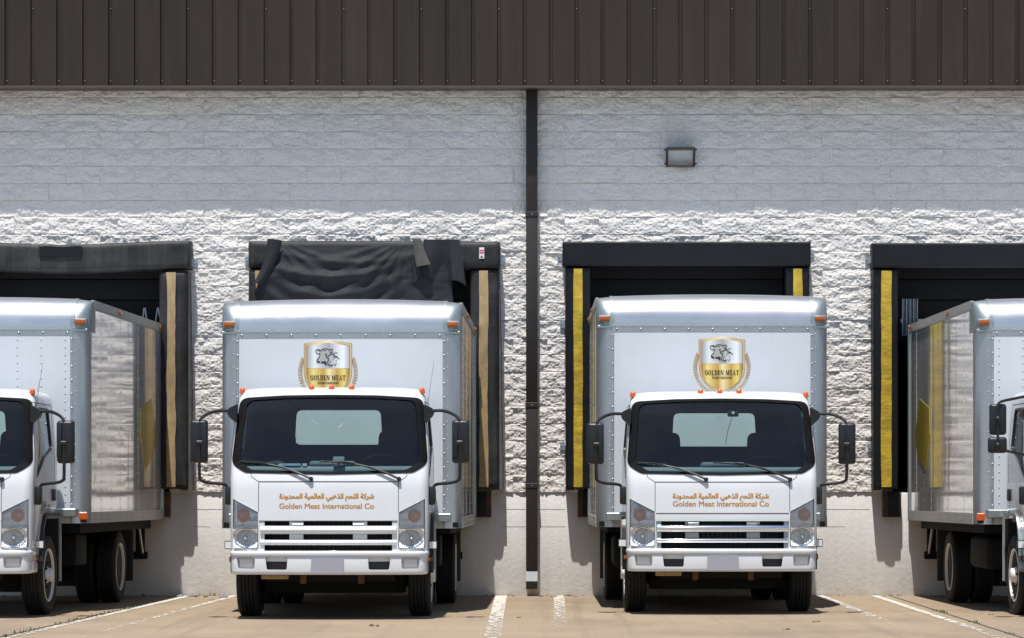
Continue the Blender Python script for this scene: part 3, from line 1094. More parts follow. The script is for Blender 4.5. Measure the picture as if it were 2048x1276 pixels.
def strip(mb, pts, w, off, f=CF, n=10):
    """thin conformal ribbon along an (x,z) polyline"""
    for (a, b_) in zip(pts, pts[1:]):
        dx, dz = b_[0] - a[0], b_[1] - a[1]
        L = sqrt(dx * dx + dz * dz)
        nx_, nz_ = -dz / L * w / 2, dx / L * w / 2
        q = quad((a[0] + nx_, a[1] + nz_), (b_[0] + nx_, b_[1] + nz_), (b_[0] - nx_, b_[1] - nz_), (a[0] - nx_, a[1] - nz_), n, 1, off, off + .003, f)
        mb.add(q.v, q.f)
    return mb


def rpoly(pts, rad, n=6):
    out = []
    N_ = len(pts)
    for i, p in enumerate(pts):
        r = rad[i] if isinstance(rad, (list, tuple)) else rad
        a, b_ = Vector(pts[i - 1]), Vector(pts[(i + 1) % N_])
        p = Vector(p)
        u, v = (a - p).normalized(), (b_ - p).normalized()
        t = r / tan(max(.05, u.angle(v) / 2))
        t = min(t, (a - p).length * .48, (b_ - p).length * .48)
        p0, p1 = p + u * t, p + v * t
        for k in range(n + 1):
            s_ = k / n
            out.append(tuple(p0 * (1 - s_) ** 2 + p * 2 * s_ * (1 - s_) + p1 * s_ * s_))
    return out


def dens(poly, step=.05):
    out = []
    for a, b_ in zip(poly, poly[1:] + poly[:1]):
        L = sqrt((a[0] - b_[0]) ** 2 + (a[1] - b_[1]) ** 2)
        k = max(1, int(L / step))
        out += [(a[0] + (b_[0] - a[0]) * i / k, a[1] + (b_[1] - a[1]) * i / k) for i in range(k)]
    return out


# windscreen outline (x,z), symmetric
WS = dens(rpoly([(-.885, 2.135), (-.45, 2.158), (0, 2.164), (.45, 2.158), (.885, 2.135), (.942, 1.50), (.80, 1.415), (0, 1.398), (-.80, 1.415), (-.942, 1.50)],
                [.10, .0, .0, .0, .10, .11, .10, .0, .10, .11], 7))
WS_SHRINK = ((.925, .94))


def loop_patch(poly, f, rings, cx, cz, off, thick=.004):
    """filled conformal patch inside a closed outline, by concentric rings"""
    mb = MB()
    n = len(poly)
    v = []
    for k in range(rings):
        s_ = 1 - k / rings
        v += [f(cx + (x - cx) * s_, cz + (z - cz) * s_, off) for x, z in poly]
    v.append(f(cx, cz, off))
    fc = [(k * n + i, k * n + (i + 1) % n, (k + 1) * n + (i + 1) % n, (k + 1) * n + i) for k in range(rings - 1) for i in range(n)]
    fc += [((rings - 1) * n + i, (rings - 1) * n + (i + 1) % n, rings * n) for i in range(n)]
    return mb.add(v, fc)


def loop_band(outer, inner, f, off, thick):
    mb = MB()
    n = len(outer)
    v = [f(x, z, off) for x, z in outer] + [f(x, z, off) for x, z in inner] + [f(x, z, off - thick) for x, z in inner] + [f(x, z, off - thick) for x, z in outer]
    fc = [(k * n + i, k * n + (i + 1) % n, ((k + 1) % 4) * n + (i + 1) % n, ((k + 1) % 4) * n + i) for k in range(4) for i in range(n)]
    return mb.add(v, fc)


SIDEWIN = rpoly([(.665, 2.06), (1.17, 2.06), (1.20, 1.66), (.80, 1.56), (.40, 1.34)], [.05, .06, .05, .08, .03], 4)
HL = dict(A=(-.925, 1.163), B=(-.672, 1.032), C=(-.668, .679), D=(-.928, .688))


def cab_mesh():
    zs = [.56, .62, .70, .78, .86, .95, 1.05, 1.15, 1.25, 1.33, 1.39, 1.46, 1.55, 1.65, 1.75, 1.85, 1.95, 2.03, 2.09, 2.13, 2.165]
    rings = [ring(z) for z in zs]
    for ins, dz in ((.010, .022), (.028, .042), (.055, .056), (.10, .066), (.18, .076), (.26, .082), (.34, .086)):
        rg = ring(2.165, ins)
        rings.append([(x, y, 2.165 + dz) for x, y, z in rg])
    n = len(rings[0])
    mb = MB()
    for r_ in rings:
        mb.v += r_
    for k in range(len(rings) - 1):
        for i in range(n):
            mb.f.append((k * n + i, k * n + (i + 1) % n, (k + 1) * n + (i + 1) % n, (k + 1) * n + i))
    mb.f.append(tuple(range(n - 1, -1, -1)))
    top = (len(rings) - 1) * n
    cidx = len(mb.v)
    mb.v.append((0, (rings[-1][0][1] + CYB - .34) / 2, 2.165 + .09))
    for i in range(n):
        mb.f.append((top + i, top + (i + 1) % n, cidx))
    shell = mb.obj('cab_body', [M['white'], M['interior']], smooth=False)
    md = shell.modifiers.new('s', 'SOLIDIFY')
    md.thickness = .03
    md.offset = -1
    md.material_offset = 1
    ct, ct2 = MB(), MB()

    def yprism(poly, y0, yfn):
        n_ = len(poly)
        v = [(x, y0, z) for x, z in poly] + [(x, yfn(x, z), z) for x, z in poly]
        ct.add(v, [tuple(range(n_)), tuple(range(2 * n_ - 1, n_ - 1, -1))] + [(i, i + n_, (i + 1) % n_ + n_, (i + 1) % n_) for i in range(n_)])
    yprism(WS, -.5, lambda x, z: cyc(z) + .185)
    for s_ in (-1, 1):
        ct2.prism(SIDEWIN, s_ * .80, s_ * 1.1, 'x')
        hp = [(HL[k][0] * -s_, HL[k][1]) for k in 'ABCD']
        yprism(hp, -.5, lambda x, z: cyc(z) + .24)
    ct.prism([(.57, .40), (.595, .70), (.655, .86), (.74, .955), (.83, .985), (1.7, .985), (1.7, .40)], -1.2, 1.2, 'x')
    yprism(rpoly([(-.42, 2.045), (.42, 2.045), (.44, 1.70), (-.44, 1.70)], .06, 4), 1.2, lambda x, z: 1.7)
    yprism([(-.664, .943), (.664, .943), (.655, .655), (-.655, .655)], -.5, lambda x, z: .22)
    cut = ct.obj('cutter', None, smooth=False)
    b_ = shell.modifiers.new('b', 'BOOLEAN')
    b_.operation = 'DIFFERENCE'
    b_.solver = 'EXACT'
    b_.object = cut
    cut2 = ct2.obj('cutter', None, smooth=False)
    b_ = shell.modifiers.new('b', 'BOOLEAN')
    b_.operation = 'DIFFERENCE'
    b_.solver = 'EXACT'
    b_.object = cut2
    me = apply_mods(shell)
    bpy.data.objects.remove(cut)
    bpy.data.objects.remove(cut2)
    bpy.data.objects.remove(shell)
    me.shade_smooth()
    me.set_sharp_from_angle(angle=radians(28))
    me.name = 'cab_body'
    return me


BW, BR = .955, .14


def by(x):
    e = BW - BR
    ax = abs(x)
    b0 = .075
    if ax <= e:
        return b0 * (ax / e) ** 2.4
    d = min(ax - e, BR * .9999)
    return b0 + BR - sqrt(BR * BR - d * d)


def bumper_mesh():
    e = BW - BR
    h = [(e * i / 14, by(e * i / 14)) for i in range(15)]
    h += [(e + BR * sin(pi / 2 * i / 8), .075 + BR * (1 - cos(pi / 2 * i / 8))) for i in range(1, 9)]
    h += [(BW, .075 + BR + (.52 - .075 - BR) * i / 4) for i in range(1, 5)]
    full = [(-x, y) for x, y in reversed(h[1:])] + h
    prof = [(.045, .432), (.022, .436), (.014, .447), (.012, .47), (.012, .52), (.014, .585), (.016, .600), (.021, .606), (.016, .611), (.004, .618), (.0, .635), (.003, .650), (.012, .659), (.03, .662), (.07, .662)]
    mb = MB()
    n = len(full)
    for d, z in prof:
        for i, (x, y) in enumerate(full):
            a, b_ = full[max(0, i - 1)], full[min(n - 1, i + 1)]
            tx, ty = b_[0] - a[0], b_[1] - a[1]
            L = sqrt(tx * tx + ty * ty)
            mb.v.append((x - ty / L * d, y + tx / L * d, z))
    for k in range(len(prof) - 1):
        for i in range(n - 1):
            mb.f.append((k * n + i, k * n + i + 1, (k + 1) * n + i + 1, (k + 1) * n + i))
    o = mb.obj('bumper', M['white'], smooth=False, recalc=False)
    md = o.modifiers.new('s', 'SOLIDIFY')
    md.thickness = .022
    md.offset = -1
    ct = MB()
    for s_ in (-1, 1):
        for p in (rpoly([(s_ * .385, .604), (s_ * .60, .604), (s_ * .585, .482), (s_ * .392, .482)], .018, 3),
                  rpoly([(s_ * .70, .600), (s_ * .880, .600), (s_ * .862, .494), (s_ * .705, .490)], .02, 3)):
            ct.prism(p, -.3, .26, 'y')
    cut = ct.obj('cutter', None, smooth=False)
    b_ = o.modifiers.new('b', 'BOOLEAN')
    b_.operation = 'DIFFERENCE'
    b_.solver = 'EXACT'
    b_.object = cut
    me = apply_mods(o)
    bpy.data.objects.remove(cut)
    bpy.data.objects.remove(o)
    me.shade_smooth()
    me.set_sharp_from_angle(angle=radians(35))
    me.name = 'bumper'
    return me


CAB_ME, BUMP_ME = cab_mesh(), bumper_mesh()

# wheels: along x, outer face at +x, centre at origin
TR = .40


def tyre_mesh(w):
    h = w / 2
    pr = [(-h * .70, .262), (-h * .92, .285), (-h * 1.0, .33), (-h * .97, .365), (-h * .86, .388), (-h * .80, .396)]
    n = 5
    for i in range(n):
        a, b_ = -h * .78 + 1.56 * h * i / n, -h * .78 + 1.56 * h * (i + 1) / n
        g_ = .006
        pr += [(a + g_, TR - .001), (b_ - g_, TR - .001)]
        if i < n - 1:
            pr += [(b_ - g_ + .001, TR - .012), (b_ + g_ - .001, TR - .012)]
    pr += [(h * .80, .396), (h * .86, .388), (h * .97, .365), (h * 1.0, .33), (h * .92, .285), (h * .70, .262)]
    return MB().lathe(pr, 56).mesh('tyre', M['tyre'], angle=30)


TYRE_F, TYRE_R = tyre_mesh(.225), tyre_mesh(.215)


def rim_mesh(deep):
    d = -.10 if deep else .03
    pr = [(.098, .268), (.104, .262), (.098, .250), (.06, .243), (.0, .232), (d, .215), (d + .010, .190), (d + .018, .15), (d + .022, .10), (d + .022, .0)]
    mb = MB()
    n = 40
    for a, r in pr[:-1]:
        for k in range(n):
            w = 2 * pi * k / n
            mb.v.append((a, r * cos(w), r * sin(w)))
    for i in range(len(pr) - 2):
        for k in range(n):
            mb.f.append((i * n + k, i * n + (k + 1) % n, (i + 1) * n + (k + 1) % n, (i + 1) * n + k))
    mb.v.append((pr[-1][0], 0, 0))
    for k in range(n):
        mb.f.append(((len(pr) - 2) * n + k, (len(pr) - 2) * n + (k + 1) % n, len(mb.v) - 1))
    return mb


RIM_F = rim_mesh(False).mesh('rim', M['rim'], angle=40, recalc=False)
RIM_R = rim_mesh(True).mesh('rim', M['rim'], angle=40, recalc=False)
hb = MB()
hb.lathe([(.04, .085), (.085, .082), (.10, .07), (.13, .066), (.137, .055), (.137, .0)], 24)
HUB = hb.mesh('hub', M['rim'], angle=40)
lg = MB()
for k in range(6):
    w = 2 * pi * k / 6
    lg.lathe([(.045, .020), (.062, .020), (.066, .014), (.10, .013), (.104, .008)], 8, (0, .118 * cos(w), .118 * sin(w)))
LUG = lg.mesh('lug_nut', M['plastic'], angle=40)
hl_ = MB()
for k in range(6):
    w = 2 * pi * (k + .5) / 6
    hl_.dome((.044, .158 * cos(w), .158 * sin(w)), .026, .004, (1, 0, 0), 10, 2)
HOLE = hl_.mesh('hand_hole', M['seam'], angle=40)


def wheel(root, x, y, s, rear=False, rimmed=True, lugs=True):
    t = bpy.data.objects.new('wheel', None)
    COL.objects.link(t)
    t.parent = root
    t.location = (x, y, TR - .004)
    t.rotation_euler = (random.uniform(0, 1), 0, 0 if s > 0 else pi)
    link('tyre', TYRE_R if rear else TYRE_F, t)
    if rimmed:
        link('rim', RIM_R if rear else RIM_F, t)
        if not rear:
            link('hub', HUB, t)
            tag(link('lug_nut', LUG, t), kind='stuff')
            tag(link('hand_hole', HOLE, t), kind='stuff')
    return t


# ---------------------------------------------------- lettering
FRM = {'ش': (0xFEB5, 0xFEB6, 0xFEB7, 0xFEB8), 'ر': (0xFEAD, 0xFEAE), 'ك': (0xFED9, 0xFEDA, 0xFEDB, 0xFEDC), 'ة': (0xFE93, 0xFE94), 'ا': (0xFE8D, 0xFE8E),
       'ل': (0xFEDD, 0xFEDE, 0xFEDF, 0xFEE0), 'ح': (0xFEA1, 0xFEA2, 0xFEA3, 0xFEA4), 'م': (0xFEE1, 0xFEE2, 0xFEE3, 0xFEE4), 'ذ': (0xFEAB, 0xFEAC),
       'ه': (0xFEE9, 0xFEEA, 0xFEEB, 0xFEEC), 'ب': (0xFE8F, 0xFE90, 0xFE91, 0xFE92), 'ي': (0xFEF1, 0xFEF2, 0xFEF3, 0xFEF4), 'ع': (0xFEC9, 0xFECA, 0xFECB, 0xFECC),
       'د': (0xFEA9, 0xFEAA), 'و': (0xFEED, 0xFEEE)}


def arabic(t):
    out = []
    for w in t.split(' '):
        r = ''
        for i, ch in enumerate(w):
            f = FRM[ch]
            prev = i > 0 and len(FRM[w[i - 1]]) == 4
            nxt = i < len(w) - 1 and len(f) == 4
            r += chr(f[3 if prev and nxt else 1 if prev else 2 if nxt else 0])
        out.insert(0, r[::-1])
    return ' '.join(out)


def text_pts(body, offset, layers=2, space=1.0):
    """flat text as (verts xz, faces), cut so that overlapping glyphs do not cancel"""
    c = bpy.data.curves.new('lettering', 'FONT')
    c.body = body
    c.size = 1
    c.offset = offset
    c.space_character = space
    for i in range(layers):
        c.materials.append(M['lettering'])
    for i, f in enumerate(c.body_format):
        f.material_index = i % layers
    c.resolution_u = 3
    o = bpy.data.objects.new('lettering', c)
    COL.objects.link(o)
    me = bpy.data.meshes.new_from_object(o.evaluated_get(bpy.context.evaluated_depsgraph_get()))
    v = [(p.co.x, p.co.y) for p in me.vertices]
    f = [tuple(p.vertices) for p in me.polygons]
    bpy.data.objects.remove(o)
    x0, x1 = min(p[0] for p in v), max(p[0] for p in v)
    return [((p[0] - x0) / (x1 - x0), p[1] / (x1 - x0)) for p in v], f


T_AR = text_pts(arabic('شركة اللحم الذهبي العالمية المحدودة'), .022)
T_EN = text_pts('Golden Meat International Co', .0)
T_IN = text_pts('International', .015)
T_GV = text_pts('GVW', .03)
T_LB = text_pts('14500 LBS', .03)


def put_text(T, x0, x1, z0, f, off, name, m, parent, sz=1.0, bold=0.0):
    mb = MB()
    for k, dx in enumerate((0, -bold, bold)[:3 if bold else 1]):
        mb.add([f(x0 + (x1 - x0) * p[0] + dx, z0 + (x1 - x0) * p[1] * sz, off + .0002 * k) for p in T[0]], T[1])
    return mb.obj(name, m, parent, smooth=False, recalc=False)


# slab-serif capitals for the emblem: strokes as (x0,z0,x1,z1) rectangles in a 0..w by 0..1 cell
def _ring(w, cut=None):
    """O / G / D bowl"""
    q = []
    for k in range(20):
        a0, a1 = 2 * pi * k / 20, 2 * pi * (k + 1) / 20
        if cut and cut(a0 + .15):
            continue
        p = lambda a, rx, rz: (w / 2 + rx * cos(a), .5 + rz * sin(a))
        q.append([p(a0, w / 2, .5), p(a1, w / 2, .5), p(a1, w / 2 - .17, .44), p(a0, w / 2 - .17, .44)])
    return q


def _r(x0, z0, x1, z1):
    return [(x0, z0), (x1, z0), (x1, z1), (x0, z1)]


GLY = {
    'G': (.62, _ring(.60, lambda a: a % (2 * pi) < .75 or a % (2 * pi) > 5.9) + [_r(.44, .05, .60, .46), _r(.36, .40, .64, .47), _r(.50, .70, .58, .95)]),
    'O': (.60, _ring(.60)),
    'L': (.52, [_r(.08, 0, .25, 1), _r(0, 0, .50, .07), _r(.43, .0, .50, .28), _r(0, .94, .33, 1)]),
    'D': (.60, [_r(.08, 0, .25, 1), _r(0, 0, .30, .07), _r(0, .93, .30, 1)] + [[(.25, 0), (.45, .06), (.42, .14), (.25, .07)], [(.45, .06), (.60, .3), (.43, .32), (.36, .13)], [(.43, .3), (.60, .3), (.60, .7), (.43, .7)], [(.60, .7), (.45, .94), (.36, .87), (.43, .68)], [(.45, .94), (.25, 1), (.25, .93), (.42, .86)]]),
    'E': (.52, [_r(.08, 0, .25, 1), _r(0, 0, .50, .07), _r(.43, 0, .50, .26), _r(0, .93, .48, 1), _r(.42, .75, .48, 1), _r(.25, .47, .40, .53), _r(.36, .38, .41, .62)]),
    'N': (.66, [_r(.06, 0, .14, 1), _r(.52, 0, .60, 1), [(.04, 1), (.22, 1), (.60, 0), (.45, 0)], _r(0, 0, .22, .06), _r(.44, .94, .68, 1)]),
    'M': (.80, [_r(.06, 0, .14, 1), _r(.56, 0, .73, 1), [(.04, 1), (.22, 1), (.42, .08), (.32, .08)], [(.58, 1), (.66, 1), (.42, .08), (.35, .08)], _r(0, 0, .21, .06), _r(.49, 0, .80, .06), _r(.56, .94, .80, 1)]),
    'A': (.64, [[(.29, 1), (.37, 1), (.58, 0), (.42, 0)], [(.27, .94), (.33, 1), (.15, 0), (.07, 0)], _r(.16, .28, .46, .34), _r(0, 0, .23, .06), _r(.35, 0, .66, .06)]),
    'T': (.58, [_r(.20, 0, .37, 1), _r(0, .93, .57, 1), _r(0, .72, .06, 1), _r(.51, .72, .57, 1), _r(.10, 0, .47, .06)]),
    ' ': (.28, []),
}


def slab_word(word, x0, x1, z0, h):
    tot = sum(GLY[c][0] + .07 for c in word) - .07
    sx_ = (x1 - x0) / tot
    qs, x = [], x0
    for c in word:
        for q in GLY[c][1]:
            qs.append([(x + p[0] * sx_, z0 + p[1] * h) for p in q])
        x += (GLY[c][0] + .07) * sx_
    return qs


def emblem(parent, cx, zt, y):
    """shield crest printed on the box front; drawn in units of a 1/1516 m grid, 757 across is its middle"""
    U = .00066
    root = bpy.data.objects.new('emblem', None)
    COL.objects.link(root)
    root.parent = parent

    def G(p):
        return (cx + (p[0] - 757) * U, zt - (p[1] - 262) * U)

    def flat(polys, lay, name, m, t=.0012):
        mb = MB()
        for q in polys:
            mb.prism([G(p) for p in q], y - .0015 * lay, y - .0015 * lay + t, 'y')
        return mb.obj(name, m, root, smooth=False)

    def ribbon(pts, w, ends=True):
        qs = []
        for a, b_ in zip(pts, pts[1:]):
            dx, dz = b_[0] - a[0], b_[1] - a[1]
            L = max(1e-6, sqrt(dx * dx + dz * dz))
            nx_, nz_ = -dz / L * w / 2, dx / L * w / 2
            ex, ez = dx / L * w * .35, dz / L * w * .35
            qs.append([(a[0] + nx_ - ex, a[1] + nz_ - ez), (b_[0] + nx_ + ex, b_[1] + nz_ + ez), (b_[0] - nx_ + ex, b_[1] - nz_ + ez), (a[0] - nx_ - ex, a[1] - nz_ - ez)])
        return qs

    def smooth(pts, k=5):
        out = []
        for i in range(len(pts) - 1):
            p0, p1, p2, p3 = pts[max(0, i - 1)], pts[i], pts[i + 1], pts[min(len(pts) - 1, i + 2)]
            for j in range(k):
                t = j / k
                out.append(tuple(.5 * ((2 * p1[c]) + (-p0[c] + p2[c]) * t + (2 * p0[c] - 5 * p1[c] + 4 * p2[c] - p3[c]) * t * t + (-p0[c] + 3 * p1[c] - 3 * p2[c] + p3[c]) * t ** 3) for c in (0, 1)))
        return out + [pts[-1]]

    def shield(g_):
        R = [(757, 262 + g_ * 1.1), (1128 - g_, 322 + g_ * .9), (1128 - g_, 780), (1108 - g_ * .95, 885), (1050 - g_ * .85, 990), (950 - g_ * .65, 1085 - g_ * .4), (840 - g_ * .3, 1150 - g_ * .9), (757, 1195 - g_ * 1.2)]
        return R + [(1514 - x, z) for x, z in reversed(R[1:-1])]
    flat([shield(0)], 1, 'shield_rim', M['goldrim'])
    flat([shield(9)], 2, 'shield_band', M['palerim'])
    flat([shield(34)], 3, 'shield_line', M['goldrim'])
    inner = shield(44)
    top = [p for p in inner if p[1] < 703]
    xr = 1128 - 44
    flat([[(757, inner[0][1]), inner[1], (xr, 703), (1514 - xr, 703), inner[-1]]], 4, 'silver_field', M['silver'])
    flat([[(1514 - xr, 709), (xr, 709)] + [p for p in inner if p[1] > 709]], 4, 'gold_field', M['gold'])
    # cow and calf line drawing
    S_ = []
    W_ = 9
    S_ += ribbon(smooth([(640, 432), (615, 414), (585, 418), (570, 440), (582, 468), (608, 482), (632, 470)]), W_)
    S_ += ribbon(smooth([(600, 432), (625, 430), (640, 440)]), W_ * .8)
    S_ += ribbon(smooth([(640, 440), (665, 415), (700, 402), (745, 406), (775, 424)]), W_)
    S_ += ribbon([(680, 428), (725, 426)], W_ * .8)
    S_ += ribbon(smooth([(775, 430), (795, 410), (826, 408), (828, 425), (812, 450), (790, 462)]), W_)
    S_ += ribbon(smooth([(632, 470), (634, 500), (622, 535), (600, 558), (586, 585), (594, 606)]), W_ * 1.1)
    S_ += ribbon(smooth([(790, 450), (815, 466), (855, 470), (905, 462)]), W_ * .8)
    S_ += [[(584, 584), (604, 588), (630, 598), (640, 620), (612, 622), (594, 608)], [(640, 620), (655, 612), (668, 592), (690, 604), (690, 626), (660, 622)], [(690, 604), (715, 590), (736, 620), (732, 672), (716, 645), (690, 626)]]
    S_ += [[(725 + 15 * cos(a), 488 + 13 * sin(a)) for a in [2 * pi * k / 8 for k in range(8)]]]
    S_ += ribbon(smooth([(762, 512), (735, 514), (730, 528), (745, 545), (768, 545)]), W_)
    S_ += ribbon(smooth([(765, 507), (795, 490), (830, 488), (862, 505)]), W_)
    S_ += ribbon(smooth([(840, 520), (870, 518), (895, 522), (905, 540), (932, 555)]), W_)
    S_ += ribbon(smooth([(862, 540), (885, 528), (900, 530)]), W_)
    S_ += ribbon(smooth([(768, 545), (768, 575), (752, 605), (750, 635), (775, 652), (805, 660)]), W_)
    S_ += [[(795, 655), (828, 640), (828, 655), (818, 675), (805, 662)]]
    S_ += [[(838 + 9 * cos(a), 557 + 9 * sin(a)) for a in [2 * pi * k / 6 for k in range(6)]]]
    for a in ((890, 578), (806, 588), (784, 622), (858, 636)):
        S_ += ribbon([a, (a[0] - 12, a[1] + 10)], W_ * .8)
    S_ += ribbon(smooth([(882, 615), (882, 640), (862, 660)]), W_ * .8)
    flat(S_, 6, 'cow_drawing', M['ink'])
    flat([[(640, 440), (700, 404), (775, 424), (790, 460), (800, 485), (765, 507), (735, 514), (730, 528), (745, 545), (740, 600), (715, 590), (668, 590), (655, 612), (630, 598), (586, 585), (600, 558), (634, 500), (632, 470)]], 5, 'cow_face', mat('cow_print', (.38, .37, .34), .5))
    # wording
    qs = slab_word('GOLDEN MEAT', 487, 1027, 0, 1)
    flat([[(p[0], 882 - p[1] * 74) for p in q] for q in qs], 6, 'lettering', M['ink'])
    mb = MB()
    v = []
    for p in T_IN[0]:
        gx, gz = G((602 + 316 * p[0], 942 - 316 * p[1] * 1.0))
        v.append((gx, y - .009, gz))
    mb.add(v, T_IN[1])
    mb.obj('lettering', M['ink'], root, smooth=False, recalc=False)
    # laurel branches
    for s_ in (-1, 1):
        arc = smooth([(375, 560), (345, 650), (332, 760), (350, 880), (400, 990), (480, 1080), (600, 1150)], 6)
        arc = [(x if s_ < 0 else 1514 - x, z) for x, z in arc]
        lv, lp = [], []
        for i in range(1, len(arc) - 1, 2):
            a = arc[i]
            d = Vector((arc[i + 1][0] - a[0], arc[i + 1][1] - a[1])).normalized()
            nrm = Vector((-d.y, d.x))
            for q in (-1, 1):
                dirv = (-d * .8 + nrm * q * .75).normalized()
                pv = Vector((-dirv.y, dirv.x))
                o = Vector(a)
                L = 54
                (lv if i < 23 else lp).append([tuple(o), tuple(o + dirv * L * .5 + pv * 9), tuple(o + dirv * L), tuple(o + dirv * L * .5 - pv * 9)])
        flat(lv, 1, 'laurel_leaf', M['leaf'])
        flat(lp, 1, 'laurel_leaf', M['leafpale'])
        flat(ribbon(arc, 6), 2, 'laurel_stem', M['leafpale'])
    return root


# ---------------------------------------------------- cargo box
def cargo_box(root, zb, zt, y0, y1, seed, logo=None, riveted=False, side_patch=0):
    bx = bpy.data.objects.new('cargo_box', None)
    COL.objects.link(bx)
    bx.parent = root
    W, R = 1.218, .165
    e = W - R
    NH = .335
    zn = zt - NH                         # where the curved nose begins
    rv = MB()
    # corner posts
    for s in (-1, 1):
        def P(u, v, d=0, s=s):
            a = pi / 2 * u
            return (s * (e + (R - d) * sin(a)), y0 + R - (R - d) * cos(a), zb + (zn - zb) * v)
        MB().slab(lambda u, v: P(u, v), lambda u, v: P(u, v, .01), 10, 1).obj('corner_post', M['alu'], bx)
        MB().box(*sorted((s * (e - .018), s * (e + .004))), y0 - .004, y0 + .006, zb, zn - .05).obj('post_flange', M['alu'], bx, smooth=False)
        n = 14
        for i in range(n):
            rv.dome((s * (e - .006), y0 - .004, zb + .05 + (zn - .14 - zb) * i / (n - 1)), .0115, .006, (0, -1, 0), 8, 2)
            rv.dome((s * (e + .03), y0 + .004, zb + .12 + (zn - .2 - zb) * i / (n - 1)), .008, .005, (0, -1, 0), 6, 2)
    # front wall
    MB().rbox(-e + .018, e - .018, y0 + .0, y0 + .05, zb, zn - .035, .004, 1).obj('front_wall', M['white_panel'], bx)
    MB().box(-e, e, y0 - .003, y0 + .03, zn - .055, zn + .001).obj('front_rail', M['alu'], bx, smooth=False)
    MB().box(-e, e, y0 - .006, y0 + .02, zn + .001, zn + .03).obj('nose_flange', M['alu_nose'], bx, smooth=False)
    for i in range(9):
        rv.dome((-e + .05 + (2 * e - .10) * i / 8, y0 - .003, zn - .028), .0135, .008, (0, -1, 0), 8, 2)
    for i in range(22):
        rv.dome((-e + .03 + (2 * e - .06) * i / 21, y0 - .006, zn + .012), .007, .005, (0, -1, 0), 6, 2)
    if riveted:
        for i in range(-4, 5):
            if abs(i) < 1:
                continue
            for j in range(24):
                rv.dome((i * .245, y0, zb + .06 + (zn - .16 - zb) * j / 23), .0085, .005, (0, -1, 0), 6, 2)

    # curved nose
    def nose(u, v, d=0):
        x = -e + 2 * e * u
        th = pi / 2 * v
        cr = .022 * (1 - (x / e) ** 2)
        return (x, y0 + .30 * (1 - cos(th)) + d, zn + .03 + (NH - .03 - d * .3) * sin(th) ** .92 + cr * v)
    MB().slab(lambda u, v: nose(u, v), lambda u, v: nose(u, v, .012), 24, 16).obj('nose_cap', M['alu_nose'], bx, angle=60)
    for s in (-1, 1):
        def lip(u, v, s=s, d=0):
            p = nose(.5 + s * .5, v, d)
            return (s * (e - .022 + .044 * u), p[1] - .004 + d, p[2] + .004 - .022 * v * 0)
        MB().slab(lambda u, v: lip(u, v), lambda u, v: lip(u, v, d=.012), 1, 14).obj('nose_seam', M['alu_cast'], bx, angle=60)
    # cast corner caps with clearance lamps
    for s in (-1, 1):
        def K(u, v, s=s, d=0):
            a = pi / 2 * min(1, u / .75)
            ext = max(0, u - .75) / .25
            th = pi / 2 * v
            blend = (1 - cos(th))
            rr = R * (1 - .45 * v)
            ex_ = W - rr
            x = ex_ + rr * sin(a) - (ex_ - e) * (1 - sin(a))
            y = y0 - .008 + rr * (1 - cos(a)) + .30 * blend * (1 - .25 * sin(a)) + ext * (.40 - rr - .2 * blend)
            z = zn - .012 + (NH + .008) * sin(th) ** .92 - .022 * v * sin(a)
            return (s * (x - d * .5), y + d, z - d * .4)
        cp = MB().slab(lambda u, v: K(u, v), lambda u, v: K(u, v, d=.012), 16, 12).obj('corner_cap', M['alu_cast'], bx, angle=50)
        lx0, lx1 = sorted((s * (e + .015), s * (e + .145)))
        MB().rbox(lx0, lx1, y0 + .0, y0 + .12, zn + .045, zn + .120, .012, 2).obj('lamp_recess', M['alu_cast'], bx)
        MB().rbox(lx0 + .012, lx1 - .012, y0 - .018, y0 + .05, zn + .053, zn + .108, .010, 2).obj('clearance_lamp', M['amber_dark'], bx)
        MB().rbox(*sorted((s * (e + .003), s * (W - .012))), y0 + .0, y0 + .13, zn - .018, zn + .014, .005, 1).obj('cap_foot', M['alu_cast'], bx)
        for i in range(3):
            rv.dome((s * (e + .012), y0 - .008, zn + .02 + .09 * i), .006, .004, (0, -1, 0), 6, 2)
            rv.dome((s * (e + .03 + .04 * i), y0 - .0, zn - .002), .006, .005, (0, -1, 0), 6, 2)
    # sides
    ys = y0 + R
    npan = 8
    pl = (y1 - ys) / npan
    for s in (-1, 1):
        for i in range(npan):
            a, b_ = ys + pl * i, ys + pl * (i + 1)
            off = .0015 * (i % 2)
            rr = np.random.default_rng(seed * 50 + i + (9 if s > 0 else 0))
            nn = vnoise(rr, 5, 13, 2, 3)

            def sp(u, v, d=0, s=s, a=a, b_=b_, off=off, nn=nn):
                q = nn[int(round(v * 12)), int(round(u * 4))] * .0018 * (1 if 0 < u < 1 else 0)
                return (s * (W - .004 + off + q - d), a + .001 + (b_ - a - .002) * u, zb + .115 + (zt - .10 - zb - .115) * v)
            MB().slab(lambda u, v: sp(u, v), lambda u, v: sp(u, v, .01), 4, 12).obj('side_panel', M['alu_side'], bx, angle=70)
            for j in range(22):
                rv.dome((s * (W + off), a + .018, zb + .15 + (zt - zb - .30) * j / 21), .0075, .004, (s, 0, 0), 6, 2)
        MB().box(*sorted((s * (W - .03), s * (W + .004))), ys + .14, y1, zt - .095, zt - .012).obj('top_rail', M['rail'], bx, smooth=False)
        MB().box(*sorted((s * (W - .03), s * (W + .008))), ys + .14, y1, zt - .112, zt - .094).obj('rail_lip', M['alu_cast'], bx, smooth=False)
        MB().box(*sorted((s * (W - .03), s * (W + .006))), ys, y1, zb, zb + .114).obj('bottom_rail', M['rail'], bx, smooth=False)
